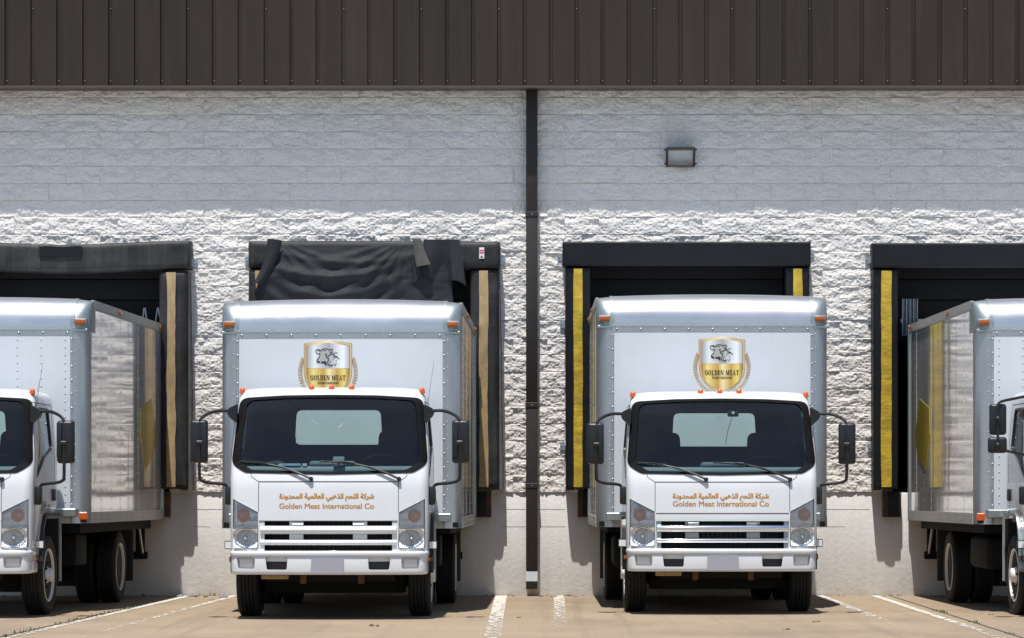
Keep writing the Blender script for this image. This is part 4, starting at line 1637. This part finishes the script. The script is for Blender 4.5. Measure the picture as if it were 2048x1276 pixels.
        for i in range(26):
            yy = ys + .06 + (y1 - ys - .1) * i / 25
            for dz in ((.03, .085) if i % 3 else (.03, .055, .085)):
                rv.dome((s * (W + .006), yy, zb + dz), .009, .005, (s, 0, 0), 6, 2)
        for i in range(60):
            rv.dome((s * (W + .008), ys + .17 + (y1 - ys - .2) * i / 59, zt - .103), .005, .004, (s, 0, 0), 5, 2)
        for yy in (y0 + 1.75, y1 - .28):
            MB().rbox(*sorted((s * (W - .0), s * (W + .025))), yy, yy + .10, zt - .082, zt - .035, .008, 1).obj('marker_lamp', M['amber_dark'], bx)
        MB().rbox(*sorted((s * (W - .03), s * (W + .018))), y1 - .03, y1 + .02, zb - .01, zt - .02, .006, 1).obj('rear_post', M['alu_cast'], bx)
    if side_patch:
        pl_ = [(3.9, 2.30), (4.25, 1.85), (3.95, 1.62), (3.45, 1.48), (3.12, 1.88), (3.14, 2.17)]
        MB().prism([(y0 + p[0], p[1]) for p in pl_], *sorted((side_patch * (W + .0035), side_patch * (W - .004))), 'x').obj('yellow_patch', M['side_patch'], bx, smooth=False)  # flat yellow shape on the side panels towards the rear
    MB().box(-W + .03, W - .03, y1 - .03, y1, zb, zt - .05).obj('rear_door', M['white_panel'], bx, smooth=False)
    MB().grid(lambda u, v: ((-W + .02) + 2 * (W - .02) * u, y0 + .295 + (y1 - y0 - .29) * v, zt - .022 + .040 * (1 - (2 * u - 1) ** 2)), 12, 2).obj('roof', M['white_panel'], bx, recalc=False)
    MB().box(-W + .03, W - .03, y0 + .02, y1 - .02, zb + .01, zb + .06).obj('box_floor', M['chassis'], bx, smooth=False)
    tag(rv.obj('rivet', M['alu_cast'], bx, angle=60), kind='stuff')
    if logo is not None:
        emblem(bx.parent, logo[0], logo[1], y0 - .001)
    return bx


def truck(name_label, X, D, rz, zb, zt, chrome=False, logo=None, text=None, seed=1, rear_y=6.5, extras='', mirror2=False, riveted=False, white_rear=True, side_patch=0):
    random.seed(seed)
    root = thing('box_truck', name_label, 'truck', (X, D - DW, 0), rz, 'box trucks backed up to the docks')
    cab = bpy.data.objects.new('cab', None)
    COL.objects.link(cab)
    cab.parent = root
    link('cab_body', CAB_ME, cab)
    # ---- windscreen
    sx_, sz_ = WS_SHRINK
    zc = 1.78
    inner = [(x * sx_ if abs(x) > .01 else x, zc + (z - zc) * sz_) for x, z in WS]
    loop_patch(WS, CF, 12, 0, zc, -.006).obj('windscreen', M['wind'], cab, angle=80, recalc=False)
    loop_band([(x * 1.007, zc + (z - zc) * 1.012) for x, z in WS], inner, CF, .008, .03).obj('windscreen_seal', M['seal'], cab, angle=80)
    # ---- side and rear windows
    for s in (-1, 1):
        sf = lambda y, z, off, s=s: (s * (cw(z) - .012 + off), y, z)
        loop_patch(SIDEWIN, sf, 4, .8, 1.75, 0).obj('side_window', M['wind'], cab, angle=80, recalc=False)
        wi = [(.8 + (y - .8) * .93, 1.75 + (z - 1.75) * .93) for y, z in SIDEWIN]
        loop_band(SIDEWIN, wi, sf, .015, .02).obj('side_window_seal', M['plastic'], cab)
    MB().rbox(-.43, .43, CYB - .022, CYB - .016, 1.71, 2.04, .001, 1).obj('rear_window', M['rearglass'], cab)
    # ---- seams and front panel
    sm = MB()
    strip(sm, [(-.671, 1.035), (-.671, 1.325)], .006, .0012)
    strip(sm, [(.671, 1.035), (.671, 1.325)], .006, .0012)
    strip(sm, [(-.668, 1.325), (.668, 1.325)], .007, .0012, n=24)
    strip(sm, [(-.671, 1.325), (-.745, 1.372)], .006, .0012)
    strip(sm, [(.671, 1.325), (.745, 1.372)], .006, .0012)
    strip(sm, [(-.745, 1.372), (-.75, 1.41)], .006, .0012)
    strip(sm, [(.745, 1.372), (.75, 1.41)], .006, .0012)
    zl = .947 if not chrome else 1.012
    strip(sm, [(-.664, zl), (.664, zl)], .008, .0012, n=24)
    sm.obj('panel_gap', M['seam'], cab, smooth=False)
    if chrome:
        quad((-.664, .955), (.664, .955), (.664, .935), (-.664, .935), 24, 1, .006, .03).obj('chrome_strip', M['chrome'], cab)
    if text:
        for T, x0, x1, z0, szz in text:
            put_text(T, x0, x1, z0, CF, .0014, 'lettering', M['lettering'], cab, szz, .0022)
    # doors
    for s in (-1, 1):
        sf = lambda y, z, off, s=s: (s * (cw(z) + off), y, z)
        dm = MB()
        ol = [(.30, 1.32), (.30, .70), (.60, .70), (.70, .90), (.86, 1.0), (1.30, 1.02), (1.30, 2.10), (.40, 2.10), (.30, 1.32)]
        strip(dm, ol, .007, .0015, sf, 8)
        door = bpy.data.objects.new('door', None)
        COL.objects.link(door)
        door.parent = root
        dm.obj('door_gap', M['seam'], door, smooth=False)
        MB().slab(lambda u, v: sf(.31 + .98 * u, 1.31 - .27 * v, .004 + .006 * sin(pi * v)), lambda u, v: sf(.31 + .98 * u, 1.31 - .27 * v, -.004), 8, 6).obj('door_skin', M['white'], door, angle=60)
        MB().rbox(*sorted((s * .952, s * .985)), 1.10, 1.25, 1.135, 1.255, .012, 2).obj('door_handle', M['plastic'], door)
        if s > 0 or mirror2:
            for T, y0_, y1_, zz in ((T_GV, .62, .82, 1.075), (T_LB, .55, 1.05, 1.012)):
                a_, b_ = (y0_, y1_) if s > 0 else (y1_, y0_)
                put_text(T, a_, b_, zz, lambda y, z, off, s=s: (s * (cw(z) + .0125), y, z), 0, 'lettering', M['greyink'], door)
        # arch trim along the wheel opening
        ar = [(.568, .44), (.592, .70), (.652, .862), (.737, .958), (.83, .988), (1.46, .988)]
        am = M['alu_cast'] if mirror2 else M['plastic']
        MB().slab(lambda u, v, s=s: (s * (cw(.8) - .05 + .085 * v), lerp([(i / 5, p[0]) for i, p in enumerate(ar)], u), lerp([(i / 5, p[1]) for i, p in enumerate(ar)], u)),
                  lambda u, v, s=s: (s * (cw(.8) - .05 + .085 * v), lerp([(i / 5, p[0] - .03) for i, p in enumerate(ar)], u), lerp([(i / 5, p[1] + .03) for i, p in enumerate(ar)], u)), 20, 2).obj('arch_trim', am, cab, angle=40)
        # side repeater and reflector
        MB().rbox(*sorted((s * .95, s * 1.03)), .40, .46, .672, .752, .008, 2).obj('side_repeater', M['plastic'], cab)
        MB().box(*sorted((s * .955, s * 1.022)), .392, .399, .68, .744).obj('repeater_lens', M['lamp_house'], cab, smooth=False)
        MB().rbox(*sorted((s * .90, s * .985)), .42, .56, .545, .60, .006, 1).obj('side_marker', M['plastic'], cab)
        MB().box(*sorted((s * .93, s * .972)), .414, .419, .555, .59).obj('side_reflector', M['amber_dark'], cab, smooth=False)
        # A-pillar mirror bracket (triangular pod) with arm, lower bracket, mirror
        pod = MB()
        pod.prism([(.905, 2.075), (.985, 2.035), (1.0, 1.985), (.985, 1.955), (.925, 1.90), (.905, 1.91)], .36, .46, 'y')
        if s < 0:
            pod.v = [(-x, y, z) for x, y, z in pod.v]
        ma = bpy.data.objects.new('mirror_assembly', None)
        COL.objects.link(ma)
        ma.parent = root
        pod.obj('upper_bracket', M['plastic'], ma, smooth=False)
        MB().rbox(*sorted((s * .94, s * 1.015)), .30, .42, 1.10, 1.28, .02, 2).obj('lower_bracket', M['plastic'], ma)
        pth = [(.97, .41, 2.01), (1.08, .38, 2.012), (1.17, .33, 1.985), (1.235, .28, 1.94), (1.252, .26, 1.88), (1.256, .25, 1.62), (1.254, .26, 1.38), (1.235, .27, 1.335), (1.17, .30, 1.315), (1.06, .34, 1.305), (1.01, .36, 1.29), (.985, .36, 1.24)]
        def sm_path(p, k=4):
            out = []
            for i in range(len(p) - 1):
                a0, a1, a2, a3 = (Vector(p[max(0, i - 1)]), Vector(p[i]), Vector(p[i + 1]), Vector(p[min(len(p) - 1, i + 2)]))
                for j in range(k):
                    t_ = j / k
                    out.append(.5 * ((2 * a1) + (-a0 + a2) * t_ + (2 * a0 - 5 * a1 + 4 * a2 - a3) * t_ * t_ + (-a0 + 3 * a1 - 3 * a2 + a3) * t_ ** 3))
            return out + [Vector(p[-1])]
        if not mirror2:
            MB().tube([(s * p[0], p[1], p[2]) for p in sm_path(pth)], .016, 8).obj('mirror_arm', M['plastic'], ma)

            def house_mirror(bm):
                for v in bm.verts:
                    if v.co.y < .3:
                        v.co.x = s * 1.256 + (v.co.x - s * 1.256) * .86
                        v.co.z = 1.72 + (v.co.z - 1.72) * .94
            x0, x1 = sorted((s * (1.256 - .082), s * (1.256 + .098)))
            MB().rbox(x0, x1, .245, .335, 1.50, 1.925, .026, 3, house_mirror).obj('mirror_housing', M['plastic'], ma)
            MB().rbox(x0 + .012, x1 - .012, .332, .338, 1.52, 1.905, .002, 1).obj('mirror_glass', M['chrome'], ma)
            MB().rbox(*sorted((s * 1.185, s * 1.235)), .228, .25, 1.56, 1.90, .01, 2).obj('mirror_rib', M['plastic'], ma)
            MB().rbox(*sorted((s * 1.22, s * 1.285)), .225, .262, 1.68, 1.72, .008, 1).obj('arm_clamp', M['plastic'], ma)
        else:
            p2 = [(.93, .20, 2.165), (1.10, .10, 2.13), (1.24, .02, 2.10), (1.285, .0, 2.07), (1.292, .0, 1.98), (1.29, .0, 1.74), (1.30, .0, 1.66), (1.27, .01, 1.635), (1.10, .10, 1.605), (.93, .20, 1.575)]
            MB().tube([(s * p[0], p[1], p[2]) for p in sm_path(p2)], .0135, 8).obj('mirror_arm', M['plastic'], ma)
            MB().rbox(*sorted((s * 1.20, s * 1.365)), .01, .08, 1.775, 2.075, .03, 3).obj('mirror_housing', M['plastic'], ma)
            MB().rbox(*sorted((s * 1.195, s * 1.380)), .01, .075, 1.60, 1.755, .03, 3).obj('mirror_housing', M['plastic'], ma)
            MB().rbox(*sorted((s * 1.215, s * 1.35)), .078, .084, 1.79, 2.06, .002, 1).obj('mirror_glass', M['chrome'], ma)
            for zz in (1.93, 1.675):
                MB().dome((s * 1.292, -.005, zz), .028, .03, (0, -1, 0), 10, 3).obj('mirror_pivot', M['plastic'], ma)
    # ---- headlights
    for s in (-1, 1):
        hp = {k: (HL[k][0] * -s, HL[k][1]) for k in HL}
        if s > 0:
            A, B, C, D_ = (hp['B'], hp['A'], hp['D'], hp['C'])
        else:
            A, B, C, D_ = (hp['A'], hp['B'], hp['C'], hp['D'])
        xi, xo = s * .671, s * .925
        hd = bpy.data.objects.new('headlight', None)
        COL.objects.link(hd)
        hd.parent = root
        # housing walls behind the lens
        hf = lambda x, z, off: (x, cy(x, z) * .5 + .5 * cyc(z) + .085, z)
        quad(A, B, C, D_, 6, 6, 0, .01, hf).obj('housing', M['lamp_house'], hd, smooth=False)
        # lower lamp bowl
        cxl, czl = s * .795, .785
        bw = MB()

        def bowl(u, v):
            x, z = xm0 + (xm1 - xm0) * u, .872 - .182 * v
            dx, dz = (x - cxl) / .125, (z - czl) / .10
            rr_ = dx * dx + dz * dz
            y = cy(x, z) * .5 + .5 * cyc(z) + .075 - .050 * min(1.3, rr_)
            if rr_ < 1.0:
                y += .007 * (abs(((x - cxl) / .022) % 1 - .5) - .25) * 2
            return (x, y, z)
        xm0, xm1 = sorted((xi - s * -.008, xo - s * .008))
        bw.grid(bowl, 56, 14)
        rg_ = MB()
        ring_ = [(cxl + .108 * cos(a_), cyc(czl) + .055 + .02 * abs(cos(a_)), czl + .086 * sin(a_)) for a_ in [2 * pi * k / 28 for k in range(29)]]
        rg_.tube(ring_, .006, 5, caps=False)
        rg_.obj('reflector_ring', M['chrome'], hd)
        bw.obj('reflector', M['lamp_clear'], hd, angle=50, recalc=False)
        MB().dome((cxl, cyc(czl) + .075, czl), .019, .045, (0, -1, 0), 12, 3).obj('bulb_cap', M['chrome'], hd)
        # upper turn lamp
        cxt, czt = s * .815, .995
        MB().dome((cxt, cy(cxt, czt) + .066, czt), .078, .058, (0, -1, 0), 16, 4).obj('turn_bulb', M['amber_bulb'], hd)
        tr_ = lambda x, z, off: (x, cy(x, z) * .6 + .4 * cyc(z) + .065, z)
        quad((A[0], A[1] - .01), (B[0], B[1] - .01), (B[0], .905), (A[0], .905), 6, 6, 0, .006, tr_).obj('turn_reflector', M['lamp_clear'], hd, smooth=False)
        x0, x1 = sorted((xi, xo))
        quad((x0, .898), (x1, .898), (x1, .878), (x0, .878), 8, 1, -.006, .05).obj('divider', M['lamp_house'], hd)
        quad((x0 + .006, .945), (x1 - .006, .945), (x1 - .006, .90), (x0 + .006, .90), 10, 2, -.035, .012).obj('lamp_shelf', M['lamp_clear'], hd)
        for i in range(4):
            xx = x0 + .05 + .045 * i
            quad((xx, .937), (xx + .005, .937), (xx + .005, .908), (xx, .908), 1, 1, -.032, .004).obj('shelf_rib', M['lamp_house'], hd)
        quad(A, B, C, D_, 12, 10, -.0035, .003).obj('lens', M['clear'], hd, angle=60)
        bz = MB()
        for p, q in ((A, B), (B, C), (C, D_), (D_, A)):
            strip(bz, [p, q], .004, .001, n=10)
        bz.obj('lamp_gasket', M['lamp_house'], hd, smooth=False)
    # ---- grille
    gr = bpy.data.objects.new('grille', None)
    COL.objects.link(gr)
    gr.parent = root
    gm = M['chrome'] if chrome else M['white']
    gb = M['alu_cast'] if chrome else M['white']

    def gq(x0, x1, zt_, zb_, bulge, off, m, nm, th=.05):
        n_ = max(3, int((x1 - x0) / .06))
        f = lambda x, z, o: (x, cy(x, max(z, .66)) - o - bulge * sin(pi * min(1, max(0, (z - zb_) / (zt_ - zb_)))), z)
        return quad((x0, zt_), (x1, zt_), (x1, zb_), (x0, zb_), n_, 6, off, th, f).obj(nm, m, gr, angle=60)
    gq(-.652, .652, .900, .822, .030, -.006, gm, 'grille_bar')
    gq(-.652, .652, .766, .716, .022, -.006, gm, 'grille_bar')
    for x0, x1 in ((-.664, -.612), (.612, .664)):
        gq(x0, x1, .944, .662, .0, -.004, gb, 'grille_end')
    for x0, x1 in ((-.372, -.238), (.238, .372)):
        gq(x0, x1, .944, .902, .0, -.022, gb, 'grille_block')
        gq(x0, x1, .820, .768, .0, -.022, gb, 'grille_block')
        gq(x0 + .03 if x0 < 0 else x0, x1 if x0 < 0 else x1 - .03, .928, .90, .012, -.006, gm, 'grille_nub')
    quad((-.66, .95), (.66, .95), (.65, .655), (-.65, .655), 12, 2, -.12, .01).obj('grille_backing', M['grille_dark'], gr, smooth=False)
    sl_ = MB()
    for i in range(28):
        x = -.62 + 1.24 * i / 27
        sl_.box(x - .004, x + .004, cyc(.8) + .10, cyc(.8) + .12, .66, .945)
    tag(sl_.obj('radiator_fin', M['chassis'], gr, smooth=False), kind='stuff')
    # ---- bumper
    bp = link('bumper', BUMP_ME, root)
    for s in (-1, 1):
        x0, x1 = sorted((s * .69, s * .89))
        n_ = 8
        bf = lambda x, z, off: (x, by(x) + .052 - off, z)
        quad((x0, .615), (x1, .615), (x1, .48), (x0, .48), n_, 1, 0, .01, bf).obj('fog_lamp_pocket', M['lamp_white'], bp)
        xa, xb = sorted((s * .725, s * .85))
        quad((xa, .580), (xb, .580), (xb, .512), (xa, .512), n_, 2, .014, .02, bf).obj('fog_lamp_blank', M['lamp_white'], bp)
        x0, x1 = sorted((s * .37, s * .62))
        quad((x0, .615), (x1, .615), (x1, .47), (x0, .47), n_, 1, -.01, .01, bf).obj('air_inlet', M['grille_dark'], bp)
    quad((-.155, .595), (.152, .595), (.155, .447), (-.160, .447), 6, 2, .012, .01, lambda x, z, off: (x, by(x) + .012 - off, z)).obj('blank_plate', M['plate'], bp)
    MB().slab(lambda u, v: (-.94 + 1.88 * u, cy(-.94 + 1.88 * u, .7) + .02 + .10 * v, .668), lambda u, v: (-.94 + 1.88 * u, cy(-.94 + 1.88 * u, .7) + .02 + .10 * v, .655), 24, 1).obj('bumper_gap_filler', M['plastic'], root, smooth=False)
    # ---- wipers
    for px_, tip in ((-.165, -.85), (.675, -.09)):
        wp = bpy.data.objects.new('wiper', None)
        COL.objects.link(wp)
        wp.parent = root
        zp = 1.352
        MB().lathe([(-.03, .016), (-.026, .021), (.02, .021), (.03, .018)], 12, (px_, cy(px_, zp) - .012, zp), 'y').obj('pivot', M['plastic'], wp)
        mid = px_ - .27
        pts = [(px_, zp), (px_ - .12, zp + .055), (mid, zp + .112), (px_ - .42, zp + .142)]
        MB().tube([CF(x, z, .030) for x, z in pts], [.013, .011, .008, .006], 6).obj('arm', M['plastic'], wp)
        bl = [(px_ - .20, zp + .085), (px_ - .36, zp + .13), (px_ - .52, zp + .152), (tip + .0, zp + .168)]
        MB().tube([CF(x, z, .016) for x, z in bl], .008, 5).obj('blade', M['plastic'], wp)
        MB().tube([CF(x, z, .030) for x, z in [(px_ - .33, zp + .125), (px_ - .42, zp + .150), (px_ - .56, zp + .166)]], .005, 5).obj('blade_bridge', M['plastic'], wp)
    # ---- roof lamps
    for x in (-.875, -.195, 0, .195, .875):
        yy = cyc(2.165) + (.14 if abs(x) > .5 else .075)
        zz = 2.198 if abs(x) > .5 else 2.222
        rl = MB()
        rl.lathe([(-.012, .031), (.004, .030), (.022, .027), (.036, .021), (.045, .010), (.047, .0)], 16, (x, yy, zz), 'z')
        rl.obj('roof_lamp', M['amber'], root, angle=50)
    # ---- interior
    MB().rbox(-.88, .88, .24, .70, 1.10, 1.475, .05, 3).obj('dashboard', M['dash'], cab)
    MB().rbox(-.20, .24, .27, .58, 1.46, 1.525, .03, 2).obj('dash_top', M['dash'], cab)
    MB().box(-.92, .92, .25, 1.44, .99, 1.03).obj('cab_floor', M['interior'], cab, smooth=False)
    for x, w_ in (((-.64, .25), (.63, .25)) if seed != 13 else ((-.60, .27), (.60, .30))):
        st = bpy.data.objects.new('seat', None)
        COL.objects.link(st)
        st.parent = root
        MB().rbox(x - w_, x + w_, .85, 1.32, 1.05, 1.28, .05, 2).obj('cushion', M['seat'], st)

        def lean(bm, x=x):
            for v in bm.verts:
                if v.co.z > 1.5:
                    v.co.y += .06
                    v.co.x = x + (v.co.x - x) * .86
        MB().rbox(x - w_, x + w_, 1.16, 1.33, 1.2, 1.84, .06, 3, lean).obj('backrest', M['seat'], st)
        MB().rbox(x - .13, x + .13, 1.24, 1.35, 1.80, 1.99, .05, 3).obj('headrest', M['seat'], st)
    sw = MB()
    cpos = Vector((.47, .80, 1.50))
    ax = Vector((0, -.45, .9)).normalized()
    u_ = ax.cross(Vector((1, 0, 0))).normalized()
    pts = [cpos + Vector((1, 0, 0)) * .20 * cos(a_) + u_ * .20 * sin(a_) for a_ in [2 * pi * i / 24 for i in range(25)]]
    sw.tube(pts, .014, 6, caps=False)
    sw.tube([cpos - Vector((.19, 0, 0)), cpos + Vector((.19, 0, 0))], .012, 5)
    sw.tube([cpos, cpos - ax * .3], .03, 6)
    sw.obj('steering_wheel', M['plastic'], cab)
    for s in (-1, 1):
        MB().tube([(s * (cw(z) - .075), cyc(z) + .30, z) for z in (1.66, 1.72, 1.80, 1.88, 1.93)], .012, 6).obj('grab_handle', M['dash'], cab)
    if 'gps' in extras:
        MB().rbox(.035, .145, .215, .255, 1.475, 1.565, .008, 2).obj('dash_device', M['device'], cab)
        MB().dome((.09, .215, 1.51), .014, .01, (0, -1, 0), 8, 2).obj('device_lens', M['plastic'], cab)
        MB().box(-.50, -.28, .25, .36, 1.478, 1.50).obj('dash_papers', M['paper'], cab, smooth=False)
        MB().tube([(-.62, .30, 1.495), (-.50, .28, 1.50), (-.44, .28, 1.495)], [.02, .035, .02], 8).obj('dash_bottle', M['plastic'], cab)
        MB().box(-.26, -.22, .25, .28, 1.475, 1.50).obj('dash_tag', M['paperw'], cab, smooth=False)
    if 'cam' in extras:
        MB().rbox(.075, .185, .44, .50, 1.985, 2.045, .012, 2).obj('windscreen_camera', M['plastic'], cab)
        MB().dome((.13, .44, 2.02), .016, .01, (0, -1, 0), 8, 2).obj('camera_lens', M['lamp_house'], cab)
        MB().tube([(.12, .46, 1.99), (.10, .44, 1.92), (.075, .42, 1.84), (.06, .40, 1.77), (.05, .38, 1.70)], .003, 5).obj('camera_cord', M['plastic'], cab)
        quad((.822, 2.05), (.855, 2.05), (.857, 1.985), (.824, 1.985), 2, 2, -.010, .003).obj('toll_tag', M['teal'], cab)
    if 'antenna' in extras:
        MB().tube([(.91, .52, 1.93), (.945, .51, 2.15), (.995, .50, 2.49)], [.003, .002, .0012], 5).obj('antenna', M['plastic'], root)
    if 'antenna_short' in extras:
        MB().tube([(.925, .42, 1.90), (.945, .41, 2.10), (.985, .40, 2.32)], [.003, .002, .0012], 5).obj('antenna', M['plastic'], root)
    # ---- chassis
    FA, RA = 1.08, 4.44
    ch = MB()
    for s in (-1, 1):
        x0, x1 = sorted((s * .38, s * .45))
        ch.box(x0, x1, .45, rear_y - .1, .60, .80)
    for yy in (.6, 1.6, 2.6, 3.6, 4.9, rear_y - .3):
        ch.box(-.38, .38, yy, yy + .08, .64, .76)
    ch.box(-1.1, 1.1, 1.9, rear_y - .15, .80, zb + .005) if zb > .83 else None
    ch.obj('chassis_frame', M['chassis'], root, smooth=False)
    MB().tube([(-.75, FA, .37), (-.5, FA, .32), (.5, FA, .32), (.75, FA, .37)], .05, 8).obj('front_axle', M['chassis'], root)
    MB().tube([(-.9, RA, .40), (-.2, RA, .40), (.2, RA, .40), (.9, RA, .40)], [.07, .08, .08, .07], 10).obj('rear_axle', M['chassis'], root)
    MB().dome((0, RA - .02, .40), .17, .16, (0, -1, 0), 14, 4).obj('differential', M['chassis'], root)
    MB().rbox(-.30, .28, .5, 1.0, .34, .58, .04, 2).obj('engine_sump', M['chassis'], root)
    MB().rbox(-.62, .62, .36, .42, .36, .46, .01, 1).obj('tow_beam', M['chassis'], root)
    for x in (-.26, .30):
        MB().rbox(x - .03, x + .03, .30, .37, .34, .43, .008, 1).obj('tow_bracket', M['rust'], root)
    MB().rbox(-.66, -.40, .26, .36, .385, .43, .008, 1).obj('washer_bracket', M['tan'], root)
    for s in (-1, 1):
        MB().slab(lambda u, v: (s * (.48 + .08 * v), FA - .55 + 1.1 * u, .50 - .12 * sin(pi * u)), lambda u, v: (s * (.48 + .08 * v), FA - .55 + 1.1 * u, .53 - .12 * sin(pi * u) + .02), 10, 1).obj('leaf_spring', M['chassis'], root)
        MB().rbox(*sorted((s * .48, s * .95)), FA + .45, FA + .47, .30, .96, .005, 1).obj('mud_flap', M['plastic'], root)
        MB().rbox(*sorted((s * .58, s * 1.10)), RA + .62, RA + .64, .22, .84, .005, 1).obj('mud_flap', M['plastic'], root)
        MB().rbox(*sorted((s * .95, s * 1.05)), rear_y - .32, rear_y - .24, .46, zb, .006, 1).obj('underride_post', M['chassis'], root)
        MB().tube([(s * 1.03, rear_y - .30, .50), (s * 1.03, rear_y - .62, zb - .01)], .016, 6).obj('underride_strut', M['rim_grey'], root)
        wheel(root, s * .842, FA, s)
        wheel(root, s * .965, RA, s, True, white_rear)
        wheel(root, s * .725, RA, s, True, False)
        # step post behind the front wheel
        MB().rbox(*sorted((s * .93, s * .97)), FA + .47, FA + .50, .32, .98, .004, 1).obj('step_post', M['rim_grey'], root)
    MB().rbox(-.56, .56, RA + .62, RA + .64, .16, .84, .005, 1).obj('mud_flap', M['plastic'], root)  # centre panel added to hide the bright wall and darken the underside
    MB().rbox(-.70, .70, .92, .98, .23, .62, .02, 2).obj('front_crossmember', M['chassis'], root)
    MB().rbox(-.34, .34, 1.2, 2.3, .26, .62, .06, 2).obj('gearbox', M['chassis'], root)
    MB().rbox(-1.08, 1.08, rear_y - .30, rear_y - .22, .44, .53, .01, 1).obj('underride_bar', M['chassis'], root)
    MB().rbox(-1.02, -.50, 2.2, 3.3, .42, .76, .06, 3).obj('fuel_tank', M['chassis'], root)
    MB().rbox(.52, .98, 2.3, 2.9, .46, .78, .02, 2).obj('battery_box', M['chassis'], root)
    # ---- box
    cargo_box(root, zb, zt, 1.72, rear_y, seed, logo, riveted, side_patch)
    for s in (-1, 1):
        MB().rbox(*sorted((s * .90, s * 1.12)), 1.55, 1.72, zb + .07, zb + .15, .006, 1).obj('box_bracket', M['alu_cast'], root)
        if riveted:
            MB().rbox(*sorted((s * 1.10, s * 1.205)), 1.735, 1.75, zb + .035, zb + .115, .008, 1).obj('corner_reflector', M['amber'], root)
    return root


TXT = [(T_AR, -.468, .438, 1.163, 1.05), (T_EN, -.468, .438, 1.066, .98)]
TXT3 = [(T_AR, -.495, .46, 1.163, 1.02), (T_EN, -.495, .46, 1.082, .98)]
truck('white box truck with polished sides at the far left dock, cut by the frame', -5.887, 28.69, radians(-2.0), .905, 3.215, seed=11, rear_y=6.42, extras='antenna_short', riveted=True, side_patch=1)
truck('white box truck with plain white grille and golden crest, under the black tarp', -2.0286, 28.40, radians(-.4), .856, 3.174, logo=(-.13, 2.768), text=TXT, seed=12, rear_y=6.55, extras='gps antenna')
truck('white box truck with chrome grille and golden crest, between the yellow dock strips', 1.8196, 29.55, radians(.25), .857, 3.30, chrome=True, logo=(.10, 2.866), text=TXT3, seed=13, rear_y=5.42, extras='cam')
truck('white box truck with double mirrors and grey wheel arch at the far right dock', 5.698, 28.67, radians(1.1), .894, 3.21, seed=14, rear_y=6.45, mirror2=True, riveted=True, side_patch=-1)

# ------------------------------------------------------------------ litter and weeds


def rag(x, y, w, seed, lab):
    rr = np.random.default_rng(seed)
    n = vnoise(rr, 17, 9, 3, 3)

    def fn(u, v):
        a = 2 * pi * u
        r = w * (.6 + .7 * n[int(round(v * 8)), int(round(u * 16)) % 16]) * cos(v * pi / 2 * .98)
        return (x + r * cos(a), y + r * .6 * sin(a), .004 + .42 * w * sin(v * pi / 2) * (.5 + n[int(round(v * 8)), int(round(u * 16)) % 16]))
    o = MB().grid(fn, 16, 8).obj('crumpled_rag', M['rag'], smooth=False, recalc=False)
    tag(o, lab, 'rag', 'grey rags by the wall foot')


rag(-4.07, -.35, .07, 1, 'pale grey rag on the white line at the wall foot, larger of two lumps')
rag(-4.22, -.42, .05, 2, 'flat grey rag left of the larger rag by the left joint')
rag(-3.66, -.78, .055, 3, 'grey rag lump on the thin line beside the tarp dock truck')
rag(-3.72, -1.5, .025, 4, 'tiny grey scrap in front of the rag beside the truck')
deb = MB()
random.seed(5)
for x, y, w in ((-.01, -.30, .03), (.16, -.36, .022), (.09, -.14, .015), (.36, -.22, .03), (.30, -.12, .018), (-3.95, -.5, .04), (-.3, -.12, .012), (.42, -.4, .016), (-5.2, -4.2, .03), (-1.5, -8.1, .035), (-.2, -6.2, .02), (2.2, -8.8, .03), (2.6, -7.2, .02), (-3.0, -5.0, .02), (4.5, -5.5, .02)):
    for q in range(4):
        a, b_, c_ = x + random.uniform(-w, w) * 1.6, y + random.uniform(-w, w) * 2.5, random.uniform(.3, .8) * w
        deb.dome((a, b_, .003), c_, c_ * .7, (random.uniform(-.4, .4), random.uniform(-.4, .4), 1), 5, 2)
for i in range(260):
    x = random.uniform(-7, 6.5)
    w = random.uniform(.004, .014)
    deb.dome((x, -.03 - random.random() ** 2 * .35, .003), w, w * .7, (0, 0, 1), 5, 2)
tag(deb.obj('leaf_litter', mat('litter', (.17, .12, .085), .9, col2=(.07, .055, .045), vscale=30), smooth=False), 'small dry litter along the wall foot', kind='stuff')
wd = MB()


def tuft(x, y, h, n):
    for i in range(n):
        a = random.uniform(0, 2 * pi)
        l = h * random.uniform(.5, 1.1)
        ox, oy = x + random.uniform(-.04, .04), y + random.uniform(-.04, .04)
        tx, ty = cos(a) * l * .6, sin(a) * l * .6
        w = .006
        px_, py_ = -sin(a) * w, cos(a) * w
        wd.add([(ox - px_, oy - py_, 0), (ox + px_, oy + py_, 0), (ox + tx * .5 + px_, oy + ty * .5 + py_, l * .7), (ox + tx, oy + ty, l)], [(0, 1, 2, 3)])


for x, y, h, n in ((-3.87, -.05, .06, 12), (-4.0, -.04, .03, 8), (-4.7, -.04, .03, 5)):
    tuft(x, y, h, n)
for i in range(46):
    yy = -random.uniform(1.5, 10.5)
    tuft(-4.20 + yy * .034 + random.uniform(-.02, .02), yy, random.uniform(.012, .035), 5)
for i in range(16):
    yy = -random.choice((4.6, 4.8, 5.0, 7.4, 9.5)) + random.uniform(-.2, .2)
    tuft(4.13 + yy * .008 + random.uniform(-.02, .02), yy, random.uniform(.012, .03), 5)
tag(wd.obj('weeds', M['weed'], smooth=False, recalc=False), 'small green weeds in the concrete joints', kind='stuff')
